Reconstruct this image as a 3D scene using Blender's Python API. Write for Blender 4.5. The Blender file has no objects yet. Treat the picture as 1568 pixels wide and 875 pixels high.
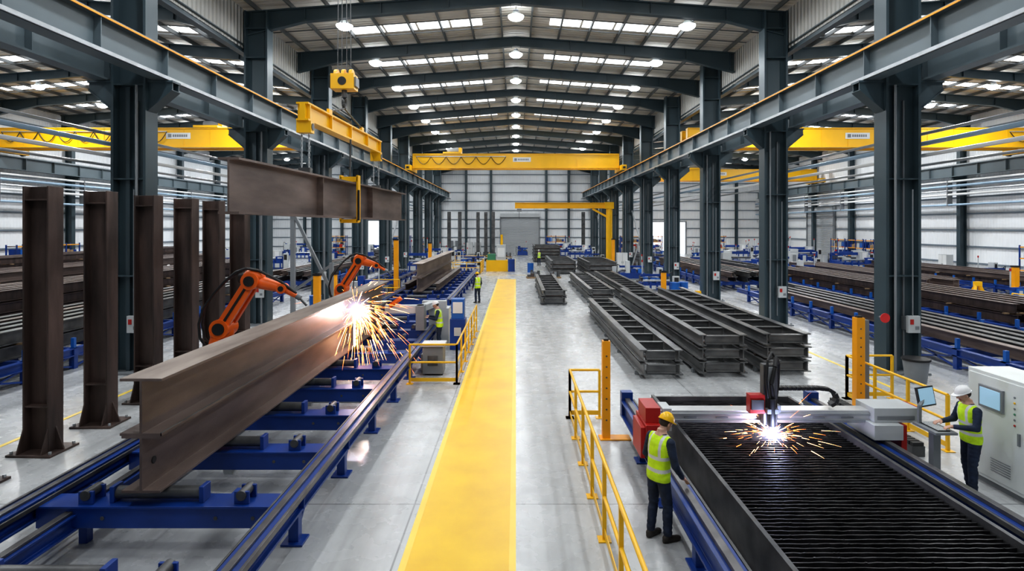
import bpy, bmesh, math, random
import numpy as np
from mathutils import Vector, Matrix, noise
random.seed(7)
PI=math.pi
scene=bpy.context.scene
V=Vector

# ------------------------------------------------------------------ materials
def new_mat(name):
    m=bpy.data.materials.new(name); m.use_nodes=True
    nt=m.node_tree; b=nt.nodes["Principled BSDF"]
    return m,nt,b
def paint(name,col,rough=.45,metal=0.,var=.12,scale=1.5,bump=0.,bscale=40,col2=None,stretch=None,detail=6):
    m,nt,b=new_mat(name)
    geo=nt.nodes.new("ShaderNodeNewGeometry")
    mp=nt.nodes.new("ShaderNodeMapping")
    nt.links.new(geo.outputs["Position"],mp.inputs["Vector"])
    if stretch: mp.inputs["Scale"].default_value=stretch
    n=nt.nodes.new("ShaderNodeTexNoise"); n.inputs["Scale"].default_value=scale; n.inputs["Detail"].default_value=detail
    nt.links.new(mp.outputs[0],n.inputs["Vector"])
    r=nt.nodes.new("ShaderNodeValToRGB")
    c2=col2 if col2 else tuple(min(1,c*(1+var)) for c in col)
    c1=tuple(c*(1-var) for c in col) if not col2 else col
    r.color_ramp.elements[0].position=.32; r.color_ramp.elements[1].position=.68
    r.color_ramp.elements[0].color=(*c1,1); r.color_ramp.elements[1].color=(*c2,1)
    nt.links.new(n.outputs["Fac"],r.inputs["Fac"]); nt.links.new(r.outputs[0],b.inputs["Base Color"])
    b.inputs["Roughness"].default_value=rough; b.inputs["Metallic"].default_value=metal
    if bump>0:
        n2=nt.nodes.new("ShaderNodeTexNoise"); n2.inputs["Scale"].default_value=bscale
        nt.links.new(geo.outputs["Position"],n2.inputs["Vector"])
        bp=nt.nodes.new("ShaderNodeBump"); bp.inputs["Strength"].default_value=bump; bp.inputs["Distance"].default_value=.01
        nt.links.new(n2.outputs["Fac"],bp.inputs["Height"]); nt.links.new(bp.outputs[0],b.inputs["Normal"])
    return m
def emit(name,col,s):
    m,nt,b=new_mat(name)
    b.inputs["Base Color"].default_value=(*col,1)
    b.inputs["Emission Color"].default_value=(*col,1); b.inputs["Emission Strength"].default_value=s
    return m
def ribbed(name,col,axis,period,rough=.5,depth=.03,var=.05,strength=.6):
    m=paint(name,col,rough,0,var,.4)
    nt=m.node_tree; b=nt.nodes["Principled BSDF"]
    geo=nt.nodes.new("ShaderNodeNewGeometry"); sp=nt.nodes.new("ShaderNodeSeparateXYZ")
    nt.links.new(geo.outputs["Position"],sp.inputs[0])
    mu=nt.nodes.new("ShaderNodeMath"); mu.operation='MULTIPLY'; mu.inputs[1].default_value=2*PI/period
    nt.links.new(sp.outputs[axis],mu.inputs[0])
    sn=nt.nodes.new("ShaderNodeMath"); sn.operation='SINE'; nt.links.new(mu.outputs[0],sn.inputs[0])
    bp=nt.nodes.new("ShaderNodeBump"); bp.inputs["Strength"].default_value=strength; bp.inputs["Distance"].default_value=depth
    nt.links.new(sn.outputs[0],bp.inputs["Height"]); nt.links.new(bp.outputs[0],b.inputs["Normal"])
    return m

M={}
M['rust']=paint('mill_scale_steel',(.085,.060,.053),.42,.3,0,1.3,.25,60,col2=(.215,.165,.146),stretch=(1,.35,1.6),detail=9)
M['rustdark']=paint('dark_weathered_steel',(.042,.030,.027),.5,.25,0,1.6,.25,60,col2=(.125,.084,.072),stretch=(2,2,.35),detail=9)
M['rusttop']=paint('pale_flange_steel',(.19,.15,.13),.55,.1,0,1.5,.2,60,col2=(.38,.32,.28),stretch=(2,.4,1))  # paler tan tone for the top of the flange
M['dsteel']=paint('dark_steel',(.060,.062,.065),.42,.45,0,2.5,.1,60,col2=(.14,.14,.142))
M['frame']=paint('welded_frame_steel',(.085,.088,.092),.40,.35,0,1.8,.1,60,col2=(.20,.20,.20),stretch=(1,.5,2))
M['bed']=paint('slat_steel',(.020,.020,.023),.42,.7,0,6,.1,80,col2=(.085,.082,.088))
M['column']=paint('slate_column_paint',(.043,.068,.082),.38,0,.10,.6)
M['girt']=paint('blue_grey_girt_paint',(.17,.21,.25),.5,0,.1,.6)
M['runway']=paint('runway_grey_paint',(.12,.155,.175),.38,0,.1,.5)
M['galv']=paint('galvanised_steel',(.42,.44,.46),.35,.6,.12,3)
M['railsteel']=paint('worn_rail_steel',(.14,.135,.14),.36,.6,.3,3)
M['blue']=paint('blue_machine_paint',(.006,.042,.23),.36,0,.25,1.2)
M['lblue']=paint('light_blue_machine_paint',(.01,.11,.42),.4,0,.15,1.2)
M['yellow']=paint('safety_yellow_paint',(.86,.47,.003),.36,0,.05,.8)
M['yrail']=paint('handrail_yellow_paint',(.88,.50,.01),.35,0,.05,2)
M['ypost']=paint('amber_post_paint',(.90,.37,.006),.4,0,.06,2)
M['orange']=paint('robot_orange_paint',(.88,.14,.008),.35,0,.06,2)
M['red']=paint('red_paint',(.42,.018,.014),.38,0,.1,2)
M['black']=paint('black_rubber',(.012,.012,.013),.5,0,.2,5)
M['white']=paint('white_enamel',(.72,.73,.73),.35,0,.03,1)
M['lgrey']=paint('light_grey_enamel',(.50,.52,.53),.4,0,.05,1)
M['mgrey']=paint('mid_grey_enamel',(.20,.215,.23),.45,0,.08,1)
M['alu']=paint('brushed_aluminium',(.62,.63,.64),.3,.55,.06,6)
M['shutter']=ribbed('shutter_slats',(.46,.48,.50),2,.18,.45,.03)
M['cladX']=ribbed('white_wall_cladding',(.88,.90,.92),1,.30,.55,.02,.03,.5)
M['cladY']=ribbed('white_gable_cladding',(.88,.90,.92),0,.30,.55,.02,.03,.5)
M['valley']=ribbed('valley_cladding',(.52,.51,.48),1,.30,.5,.04,.05,1)
M['roof']=ribbed('roof_liner_sheet',(.66,.615,.55),1,.33,.55,.03,.1,.7)
M['purlin']=paint('purlin_steel',(.13,.14,.145),.5,.1,.1,1)
M['sky']=emit('skylight_sheet',(.93,.97,1.),3.2)
M['lamp']=emit('lamp_lens',(.90,.96,1.),42)
M['screen']=emit('monitor_screen',(.25,.40,.52),.55)
M['arc']=emit('welding_arc',(.72,.78,1.),90)
M['arcwarm']=emit('molten_glow',(1.,.74,.50),16)
M['spark']=emit('spark_orange',(1.,.25,.05),8)
M['spark2']=emit('spark_pale',(1.,.52,.22),14)
M['sparkw']=emit('spark_white',(.92,.86,1.),22)
M['hivis']=paint('hi_vis_fabric',(.60,.88,.015),.7,0,.12,9,.3,30)
M['reflect']=paint('reflective_tape',(.62,.64,.64),.35,0,.05,9)
M['navy']=paint('navy_workwear',(.014,.025,.055),.8,0,.3,9,.5,25)
M['boot']=paint('boot_leather',(.03,.025,.022),.6,0,.2,9)
M['skin']=paint('skin',(.58,.34,.25),.5,0,.06,14)
M['hair']=paint('hair',(.04,.025,.018),.7,0,.3,40)
M['helY']=paint('yellow_helmet_shell',(.90,.52,.01),.25,0,.03,5)
M['helW']=paint('white_helmet_shell',(.80,.80,.80),.25,0,.03,5)
M['eye']=paint('eye_dark',(.02,.02,.02),.2,0,.1,5)
M['lip']=paint('lip',(.36,.14,.11),.5,0,.1,20)
M['cream']=paint('control_cabinet_enamel',(.68,.71,.70),.4,0,.03,1)
M['pipeb']=paint('blue_grey_pipe',(.30,.42,.54),.4,.2,.1,1)
M['signred']=paint('red_sign',(.65,.03,.03),.5,0,.05,3)
M['green']=paint('machine_green',(.05,.22,.12),.45,0,.1,2)
M['wood']=paint('pallet_timber',(.30,.20,.11),.7,0,.2,4)

def glare_halo(name,r,col,s):  # emissive volume that imitates glare, fading out from its centre
    m=bpy.data.materials.new(name); m.use_nodes=True; nt=m.node_tree; nt.nodes.clear(); L=nt.links.new
    out=nt.nodes.new("ShaderNodeOutputMaterial"); em=nt.nodes.new("ShaderNodeEmission"); em.inputs[0].default_value=(*col,1)
    tc=nt.nodes.new("ShaderNodeTexCoord"); mp=nt.nodes.new("ShaderNodeMapping"); mp.inputs["Scale"].default_value=(1/r,1/r,1/r)
    g=nt.nodes.new("ShaderNodeTexGradient"); g.gradient_type='SPHERICAL'
    L(tc.outputs["Object"],mp.inputs[0]); L(mp.outputs[0],g.inputs[0])
    p=nt.nodes.new("ShaderNodeMath"); p.operation='POWER'; p.inputs[1].default_value=3.2; L(g.outputs["Fac"],p.inputs[0])
    q=nt.nodes.new("ShaderNodeMath"); q.operation='MULTIPLY'; q.inputs[1].default_value=s; L(p.outputs[0],q.inputs[0])
    L(q.outputs[0],em.inputs[1]); L(em.outputs[0],out.inputs["Volume"])
    return m
M['glareW']=glare_halo('weld_glare_halo',.62,(.80,.74,1.),5.)  # added glow standing in for glare around the weld arc
M['glareC']=glare_halo('cutting_glare_halo',.36,(.50,.56,1.),9.)  # added bluish glow standing in for glare at the cutting torch

def concrete():
    m,nt,b=new_mat('polished_concrete')
    L=nt.links.new
    geo=nt.nodes.new("ShaderNodeNewGeometry")
    mp=nt.nodes.new("ShaderNodeMapping"); mp.inputs["Scale"].default_value=(1,.35,1)
    L(geo.outputs["Position"],mp.inputs["Vector"])
    n1=nt.nodes.new("ShaderNodeTexNoise"); n1.inputs["Scale"].default_value=.9; n1.inputs["Detail"].default_value=10; n1.inputs["Roughness"].default_value=.68
    L(mp.outputs[0],n1.inputs["Vector"])
    r=nt.nodes.new("ShaderNodeValToRGB"); r.color_ramp.elements[0].position=.3; r.color_ramp.elements[1].position=.7
    r.color_ramp.elements[0].color=(.34,.348,.355,1); r.color_ramp.elements[1].color=(.53,.542,.552,1)
    L(n1.outputs["Fac"],r.inputs["Fac"])
    mp3=nt.nodes.new("ShaderNodeMapping"); mp3.inputs["Scale"].default_value=(3.2,.10,1)
    L(geo.outputs["Position"],mp3.inputs["Vector"])
    n4=nt.nodes.new("ShaderNodeTexNoise"); n4.inputs["Scale"].default_value=1.; n4.inputs["Detail"].default_value=5
    L(mp3.outputs[0],n4.inputs["Vector"])
    r4=nt.nodes.new("ShaderNodeValToRGB"); r4.color_ramp.elements[0].position=.36; r4.color_ramp.elements[1].position=.52
    r4.color_ramp.elements[0].color=(.83,.83,.83,1); r4.color_ramp.elements[1].color=(1,1,1,1)
    L(n4.outputs["Fac"],r4.inputs["Fac"])
    mx0=nt.nodes.new("ShaderNodeMixRGB"); mx0.blend_type='MULTIPLY'; mx0.inputs[0].default_value=1
    L(r.outputs[0],mx0.inputs[1]); L(r4.outputs[0],mx0.inputs[2])
    br=nt.nodes.new("ShaderNodeTexBrick"); br.offset=0; br.inputs["Scale"].default_value=1
    br.inputs["Brick Width"].default_value=6.2; br.inputs["Row Height"].default_value=6.2; br.inputs["Mortar Size"].default_value=.014
    br.inputs["Color1"].default_value=(1,1,1,1); br.inputs["Color2"].default_value=(.93,.93,.93,1); br.inputs["Mortar"].default_value=(.45,.45,.45,1)
    mp2=nt.nodes.new("ShaderNodeMapping"); mp2.inputs["Location"].default_value=(1.6,3.1,0)
    L(geo.outputs["Position"],mp2.inputs["Vector"]); L(mp2.outputs[0],br.inputs["Vector"])
    mx=nt.nodes.new("ShaderNodeMixRGB"); mx.blend_type='MULTIPLY'; mx.inputs[0].default_value=1
    L(mx0.outputs[0],mx.inputs[1]); L(br.outputs["Color"],mx.inputs[2]); L(mx.outputs[0],b.inputs["Base Color"])
    n3=nt.nodes.new("ShaderNodeTexNoise"); n3.inputs["Scale"].default_value=2.2; n3.inputs["Detail"].default_value=8
    L(geo.outputs["Position"],n3.inputs["Vector"])
    mr=nt.nodes.new("ShaderNodeMapRange"); mr.inputs["To Min"].default_value=.16; mr.inputs["To Max"].default_value=.38
    L(n3.outputs["Fac"],mr.inputs["Value"]); L(mr.outputs[0],b.inputs["Roughness"])
    return m
M['concrete']=concrete()
M['walk']=paint('yellow_floor_paint',(.76,.45,.002),.38,0,0,1.2,.05,30,col2=(.86,.545,.003))
M['walkedge']=paint('pale_yellow_floor_line',(.86,.62,.08),.4,0,.04,2)

# ------------------------------------------------------------------ mesh builder
class MB:
    def __init__(s): s.v=[]; s.f=[]; s.m=[]; s.mats=[]
    def mi(s,k):
        if k not in s.mats: s.mats.append(k)
        return s.mats.index(k)
    def add(s,vs,fs,k):
        o=len(s.v); s.v+= [tuple(p) for p in vs]; i=s.mi(k)
        for f in fs: s.f.append(tuple(o+j for j in f)); s.m.append(i)
    def box(s,x0,x1,y0,y1,z0,z1,k):
        s.add([(x0,y0,z0),(x1,y0,z0),(x1,y1,z0),(x0,y1,z0),(x0,y0,z1),(x1,y0,z1),(x1,y1,z1),(x0,y1,z1)],
              [(0,3,2,1),(4,5,6,7),(0,1,5,4),(1,2,6,5),(2,3,7,6),(3,0,4,7)],k)
    def frame(s,a,b,up=(0,0,1)):
        a=V(a);b=V(b);d=(b-a).normalized();u=V(up)
        if abs(d.dot(u))>.98: u=V((0,1,0))
        r=d.cross(u).normalized(); u=r.cross(d).normalized()
        return a,b,d,r,u
    def ext(s,prof,a,b,k,up=(0,0,1)):
        a,b,d,r,u=s.frame(a,b,up); n=len(prof)
        vs=[a+r*p[0]+u*p[1] for p in prof]+[b+r*p[0]+u*p[1] for p in prof]
        fs=[tuple(range(n))[::-1],tuple(range(n,2*n))]+[(i,(i+1)%n,n+(i+1)%n,n+i) for i in range(n)]
        s.add(vs,fs,k)
    def bar(s,a,b,w,h,k,up=(0,0,1)):
        s.ext([(-w/2,-h/2),(w/2,-h/2),(w/2,h/2),(-w/2,h/2)],a,b,k,up)
    def ibeam(s,a,b,H,W,tf,tw,k,up=(0,0,1)):
        h=H/2;w=W/2;t=tw/2
        s.ext([(-w,-h),(w,-h),(w,-h+tf),(t,-h+tf),(t,h-tf),(w,h-tf),(w,h),(-w,h),(-w,h-tf),(-t,h-tf),(-t,-h+tf),(-w,-h+tf)],a,b,k,up)
    def cyl(s,a,b,r,k,r2=None,n=12):
        if r2 is None: r2=r
        a,b,d,rr,u=s.frame(a,b)
        vs=[a+(rr*math.cos(2*PI*i/n)+u*math.sin(2*PI*i/n))*r for i in range(n)]+[b+(rr*math.cos(2*PI*i/n)+u*math.sin(2*PI*i/n))*r2 for i in range(n)]
        fs=[tuple(range(n))[::-1],tuple(range(n,2*n))]+[(i,(i+1)%n,n+(i+1)%n,n+i) for i in range(n)]
        s.add(vs,fs,k)
    def tube(s,pts,r,k,n=8):
        for p,q in zip(pts[:-1],pts[1:]): s.cyl(p,q,r,k,n=n)
    def sph(s,c,r,k,n=12,m=8,mat=None):
        if not hasattr(r,'__len__'): r=(r,r,r)
        vs=[];fs=[]
        for j in range(m+1):
            t=PI*j/m
            for i in range(n):
                p=V((r[0]*math.sin(t)*math.cos(2*PI*i/n),r[1]*math.sin(t)*math.sin(2*PI*i/n),r[2]*math.cos(t)))
                if mat: p=mat@p
                vs.append(V(c)+p)
        for j in range(m):
            for i in range(n): fs.append((j*n+i,(j+1)*n+i,(j+1)*n+(i+1)%n,j*n+(i+1)%n))
        s.add(vs,fs,k)
    def mesh(s,name):
        me=bpy.data.meshes.new(name); me.from_pydata(s.v,[],s.f)
        for k in s.mats: me.materials.append(M[k])
        me.polygons.foreach_set('material_index',s.m)
        bm=bmesh.new(); bm.from_mesh(me)
        bmesh.ops.recalc_face_normals(bm,faces=bm.faces); bm.to_mesh(me); bm.free()
        me.polygons.foreach_set('use_smooth',[True]*len(me.polygons))
        me.set_sharp_from_angle(angle=math.radians(32)); me.update()
        return me
    def obj(s,name,loc=(0,0,0),rot=0,bevel=0):
        return put(name,s.mesh(name),loc,rot,bevel)
def put(name,me,loc=(0,0,0),rot=0,bevel=0,parent=None):
    o=bpy.data.objects.new(name,me); scene.collection.objects.link(o); o.location=loc
    o.rotation_euler=(0,0,rot)
    if parent: o.parent=parent
    if bevel:
        b=o.modifiers.new('bevel','BEVEL'); b.width=bevel; b.segments=2; b.limit_method='ANGLE'; b.angle_limit=math.radians(40)
    return o

# ------------------------------------------------------------------ building shell
BAY=8.57; C0=17.8; XW=40.; YB=95.; YF=-9.
COLY=[C0+BAY*i for i in range(-3,9)]
def skin_z(x):
    x=abs(x)
    if x<=12.2: return 15.15-.9*x/12.2
    return 15.25-1.0*abs(x-26.1)/13.9
b=MB(); b.box(-XW-.3,XW+.3,YF-.3,YB+.3,-.25,0,'concrete'); b.obj('floor')
b=MB()
b.box(-1.42,-.09,3.,49.,0,.004,'walk'); b.box(-1.51,-1.42,3.,49.,0,.005,'walkedge'); b.box(-.09,.0,3.,49.,0,.005,'walkedge')
b.obj('yellow_walkway')
b=MB()
b.box(-10.35,-10.25,9,60,0,.006,'walkedge'); b.box(-3.2,2.5,53,53.12,0,.006,'walkedge'); b.box(-.2,-.08,62,80,0,.006,'walkedge'); b.box(10.2,10.3,16,80,0,.006,'walkedge')
b.box(-8.0,-7.9,5,9,0,.006,'walkedge')
b.obj('floor_marking_lines')

b=MB(); T=.12
xs=[-40.3,-26.1,-12.2,0,12.2,26.1,40.3]
for x0,x1 in zip(xs[:-1],xs[1:]):
    z0,z1=skin_z(x0),skin_z(x1)
    b.add([(x0,YF,z0),(x1,YF,z1),(x1,YB,z1),(x0,YB,z0),(x0,YF,z0+T),(x1,YF,z1+T),(x1,YB,z1+T),(x0,YB,z0+T)],
          [(0,3,2,1),(4,5,6,7),(0,1,5,4),(1,2,6,5),(2,3,7,6),(3,0,4,7)],'roof')
b.obj('ceiling')
FR=[26.4+6.2*i for i in range(-5,12)]
b=MB()
def skylite(x0,x1,y):
    n=max(1,round(abs(x1-x0)/1.55))
    for i in range(n):
        a=x0+(x1-x0)*i/n+.06; c=x0+(x1-x0)*(i+1)/n-.06
        za,zc=skin_z(a)-.012,skin_z(c)-.012
        b.add([(a,y-.5,za),(c,y-.5,zc),(c,y+.5,zc),(a,y+.5,za)],[(0,1,2,3)],'sky')
for f in FR:
    y=f+4.0
    if y>YB-1: continue
    skylite(1.7,8.5,y); skylite(-8.5,-1.7,y)
    skylite(14.5,24,y); skylite(-24,-14.5,y); skylite(28,37.5,y); skylite(-37.5,-28,y)
b.obj('skylight_panels')
b=MB()
x=-39.5
while x<39.6:
    if abs(abs(x)-12.2)>.3:
        z=skin_z(x); b.box(x-.04,x+.04,YF,YB,z-.22,z-.02,'purlin')
    x+=1.55
for f in FR:
    for yy in (f+1.55,f+3.1,f+4.65):
        if yy>YB-.3: continue
        for x0,x1 in zip(xs[:-1],xs[1:]):
            xa=x0+.4 if x0<-39 else x0; xb=x1-.4 if x1>39 else x1
            b.bar((xa,yy,skin_z(xa)-.12),(xb,yy,skin_z(xb)-.12),.035,.05,'purlin')
b.obj('roof_purlins')
def raft(b,xa,xm,xb,y,w=.28):
    def web(x0,x1,zt0,zt1,zb0,zb1):
        b.add([(x0,y-.03,zb0),(x1,y-.03,zb1),(x1,y-.03,zt1),(x0,y-.03,zt0),(x0,y+.03,zb0),(x1,y+.03,zb1),(x1,y+.03,zt1),(x0,y+.03,zt0)],
              [(0,3,2,1),(4,5,6,7),(0,1,5,4),(1,2,6,5),(2,3,7,6),(3,0,4,7)],'column')
        for z0,z1 in ((zt0,zt1),(zb0,zb1)):
            b.bar((x0,y,z0),(x1,y,z1),w,.06,'column')
    def zt(x): return skin_z(x)-.25
    for e in (xa,xb):
        h=e+(xm-e)*.22
        web(e,h,zt(e),zt(h),zt(e)-1.05,zt(h)-.58)
        web(h,xm,zt(h),zt(xm),zt(h)-.58,zt(xm)-.48)
        for t in (0.02,.22,.5,.75,.98):
            xx=e+(xm-e)*t
            zlo=zt(xx)-(1.05-.47*t/.22 if t<.22 else .54)
            b.box(xx-.02,xx+.02,y-w/2,y+w/2,zlo,zt(xx),'column')
b=MB(); raft(b,-12.1,0,12.1,0); nave=b.mesh('nave_rafter_frame')
b=MB(); raft(b,12.3,26.1,39.6,0); sr=b.mesh('side_rafter_r')
b=MB(); raft(b,-12.3,-26.1,-39.6,0); sl=b.mesh('side_rafter_l')
for f in FR:
    put('roof_rafter',nave,(0,f,0)); put('roof_rafter',sr,(0,f,0)); put('roof_rafter',sl,(0,f,0))
for s in (1,-1):
    b=MB()
    b.box(s*12.2-.05,s*12.2+.05,YF+.1,YB-.1,12.35,14.1,'valley')
    b.ibeam((s*12.2,YF+.1,12.3),(s*12.2,YB-.1,12.3),.4,.3,.04,.03,'column')
    b.obj('valley_girder')

def girts_x(b,x,s):
    z=1.2
    while z<13.6:
        b.box(min(x,x-s*.16),max(x,x-s*.16),YF,YB,z-.06,z+.06,'girt'); z+=1.45
for s,nm in ((1,'right'),(-1,'left')):
    b=MB(); x=s*XW
    if s>0: b.box(x,x+.2,YF-.2,YB+.2,0,14.6,'cladX')
    else: b.box(x-.2,x,YF-.2,YB+.2,0,14.6,'cladX')
    girts_x(b,x,s)
    b.box(*sorted((x-s*.05,x)),YF,YB,0,.25,'mgrey')
    b.obj('wall_'+nm)
b=MB()
ops=[(-23.9,-21.3,5.3),(-2.4,3.7,5.9),(21.9,27.4,5.1)]
cur=-XW
for a,c,h in ops:
    b.box(cur,a,YB,YB+.2,0,14.6,'cladY'); b.box(a,c,YB,YB+.2,h,14.6,'cladY'); cur=c
b.box(cur,XW,YB,YB+.2,0,14.6,'cladY')
b.add([(-12.2,YB+.0,14.0),(12.2,YB,14.0),(0,YB,15.3)],[(0,1,2)],'cladY')
b.obj('wall_back')
b=MB()
z=1.2
while z<14:
    cur=-XW
    for a,c,h in ops:
        if z<h+.2:
            b.box(cur,a-.15,YB-.16,YB,z-.06,z+.06,'girt'); cur=c+.15
    b.box(cur,XW,YB-.16,YB,z-.06,z+.06,'girt'); z+=1.45
for x in [-34,-28,-18.3,-12.2,-8,-4,4.9,8.5,12.2,18.3,30,35.5]:
    b.ibeam((x,YB-.42,0),(x,YB-.42,14),.5,.35,.04,.03,'column',up=(0,1,0))
for a,c,h in ops:
    b.box(a-.15,a,YB-.2,YB+.2,0,h+.15,'mgrey'); b.box(c,c+.15,YB-.2,YB+.2,0,h+.15,'mgrey'); b.box(a,c,YB-.2,YB+.2,h,h+.15,'mgrey')
b.obj('trim_1')
b=MB(); b.box(-2.4,3.7,YB+.02,YB+.12,0,5.9,'shutter'); b.box(-2.5,3.8,YB-.5,YB-.2,5.9,6.5,'lgrey'); b.obj('door_1')
b=MB(); b.box(39.74,39.83,73.5,80,0,6.3,'shutter'); b.box(39.4,39.83,73.3,80.2,6.3,6.9,'lgrey'); b.box(39.6,39.83,73.3,73.5,0,6.3,'mgrey'); b.box(39.6,39.83,80,80.2,0,6.3,'mgrey'); b.obj('door_2')
b=MB()
for x in (-11,-9.8): b.box(x,x+.9,YB-.28,YB-.18,0,2.1,'mgrey'); b.box(x+.1,x+.16,YB-.34,YB-.28,1,1.15,'galv')
b.obj('door_3')
b=MB(); b.box(-XW-.2,XW+.2,YF-.2,YF,0,14.6,'cladY'); b.obj('wall_front')

def column_mesh(s):
    b=MB(); h=.52
    ht=14.0
    b.box(-h,-h+.08,-.30,.30,.05,ht,'column'); b.box(h-.08,h,-.30,.30,.05,ht,'column')
    b.box(-h+.08,h-.08,-.03,.03,.05,ht,'column')
    b.box(-.16,-.04,-.16,-.03,.05,8.6,'column'); b.box(.12,.16,-.09,-.03,.4,8.2,'mgrey')
    b.box(-.70,.70,-.48,.48,0,.06,'mgrey')
    for z in (2.9,5.8,8.62,9.9,11.9,13.2): b.box(-h+.08,h-.08,-.29,.29,z,z+.04,'column')
    for x in (-.61,.61):
        for y in (-.4,.4): b.cyl((x,y,.06),(x,y,.13),.035,'galv',n=6)
    for q in (-1,1):
        pr=[(q*h,8.72),(q*1.25,8.72),(q*1.25,8.5),(q*h,7.9)]
        for y in (-.16,.16):
            vs=[(p[0],y-.02,p[1]) for p in pr]+[(p[0],y+.02,p[1]) for p in pr]
            b.add(vs,[(0,1,2,3),(7,6,5,4)]+[(i,(i+1)%4,4+(i+1)%4,4+i) for i in range(4)],'column')
        b.box(*sorted((q*h,q*1.28)),-.22,.22,8.72,8.78,'column')
        b.bar((q*h,0,7.88),(q*1.25,0,8.5),.44,.04,'column')
        b.box(*sorted((q*h,q*.68)),-.12,.12,9.2,9.4,'column')
    b.cyl((s*-.3,-.38,0.05),(s*-.3,-.38,8.6),.035,'mgrey',n=8)
    return b.mesh('steel_column')
cmR=column_mesh(1); cmL=column_mesh(-1)
for y in COLY:
    if abs(y)<2: continue
    put('steel_column',cmR,(11.55,y,0)); put('steel_column',cmL,(-11.55,y,0))
b=MB()
b.ibeam((0,0,0),(0,0,13.6),.6,.42,.05,.04,'column',up=(1,0,0))
b.box(-.8,-.3,-.1,.1,8.3,8.78,'column'); b.box(-1.,-.3,-.2,.2,8.72,8.78,'column')
wc=b.mesh('perimeter_column')
for y in COLY:
    put('perimeter_column',wc,(39.5,y,0)); put('perimeter_column',wc,(-39.5,y,0),PI)

for x in (10.68,-10.68,12.42,-12.42,38.75,-38.75):
    b=MB()
    b.ibeam((x,YF+.3,9.29),(x,YB-.9,9.29),1.0,.44,.06,.04,'runway')
    b.box(x-.05,x+.05,YF+.3,YB-.9,9.79,9.88,'galv')
    y=YF+1
    while y<YB-1:
        b.box(x-.2,x+.2,y-.015,y+.015,8.85,9.73,'runway'); y+=BAY/3
    if abs(x)<11:
        q=1 if x<0 else -1
        b.box(x+q*.235-.015,x+q*.235+.015,YF+.3,YB-.9,9.71,9.76,'ypost')
        b.box(x+q*.26-.02,x+q*.26+.02,YF+.3,YB-.9,8.80,8.90,'galv')
    b.obj('crane_runway_beam')
for s in (1,-1):
    b=MB()
    for z,k,r in ((8.35,'white',.09),(7.95,'pipeb',.11),(7.55,'galv',.08),(7.2,'white',.1),(6.3,'pipeb',.09)):
        b.cyl((s*38.3,YF+.3,z),(s*38.3,YB-1.2,z),r,k,n=8)
    for y in COLY: b.box(*sorted((s*38.2,s*38.65)),y-.05,y+.05,6.2,8.45,'mgrey')
    b.obj('service_pipe_run')
    b=MB()
    for z,k,r in ((7.2,'galv',.05),(6.9,'pipeb',.07),(6.55,'white',.06),(6.25,'galv',.04)):
        b.cyl((s*12.3,C0-BAY*2,z),(s*12.3,C0+BAY*8,z),r,k,n=8)
    b.obj('service_pipe_run')
for s in (-1,1):
    b=MB()
    for (ya,yb_) in ((COLY[7],COLY[8]),(COLY[10],COLY[11])):
        for za,zb in ((.3,6.),(6.,.3)):
            b.bar((s*11.9,ya+.35,za),(s*11.9,yb_-.35,zb),.12,.12,'galv')
    b.obj('column_cross_brace')
b=MB(); b.bar((-11.0,29.,5.1),(-9.1,29,1.2),.14,.14,'mgrey'); b.bar((-11.0,29,.1),(-11.0,29,5.2),.2,.2,'mgrey'); b.bar((-9.1,29,.0),(-9.1,29,2.6),.18,.18,'mgrey')
b.bar((-11.0,29.,1.2),(-9.1,29,2.5),.12,.12,'mgrey'); b.box(-11.2,-8.9,28.7,29.3,0,.12,'mgrey'); b.obj('steel_prop_frame')

# ------------------------------------------------------------------ lamps
b=MB()
b.cyl((0,0,.06),(0,0,.30),.34,'lgrey',r2=.16,n=24); b.cyl((0,0,.30),(0,0,.40),.12,'mgrey',r2=.10,n=16); b.cyl((0,0,.40),(0,0,.62),.012,'black',n=6)
for i in range(10):
    a=2*PI*i/10; b.bar((.12*math.cos(a),.12*math.sin(a),.30),(.12*math.cos(a),.12*math.sin(a),.40),.02,.02,'mgrey')
n=24;m=6;vs=[];fs=[]
for j in range(m+1):
    t=PI/2*j/m
    for i in range(n): vs.append((.38*math.cos(t)*math.cos(2*PI*i/n),.38*math.cos(t)*math.sin(2*PI*i/n),.10-.22*math.sin(t)))
for j in range(m):
    for i in range(n): fs.append((j*n+i,j*n+(i+1)%n,(j+1)*n+(i+1)%n,(j+1)*n+i))
b.add(vs,fs,'lamp')
lm=b.mesh('high_bay_lamp')
def lamp(x,y,z,p):
    o=put('high_bay_lamp',lm,(x,y,z))
    if p<=0: return
    d=bpy.data.lights.new('lamp_glow','AREA'); d.shape='DISK'; d.size=.5; d.energy=p; d.color=(.95,.98,1.)
    l=bpy.data.objects.new('lamp_light',d); scene.collection.objects.link(l); l.location=(0,0,-.15); l.parent=o
for i in range(-4,10):
    y=28.2+6.2*i
    if y<0 or y>90: continue
    lamp(0,y,14.4,125)
for i in range(-4,10):
    y=27.6+6.2*i
    if y>90: continue
    lamp(8.05,y,13.75,125); lamp(-8.05,y,13.75,125)
for i in range(-2,10):
    for x in (19,32.5):
        for s in (1,-1):
            yy=27.6+6.2*i
            lamp(s*x,yy,13.85,620 if i%2==0 else 0)

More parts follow.
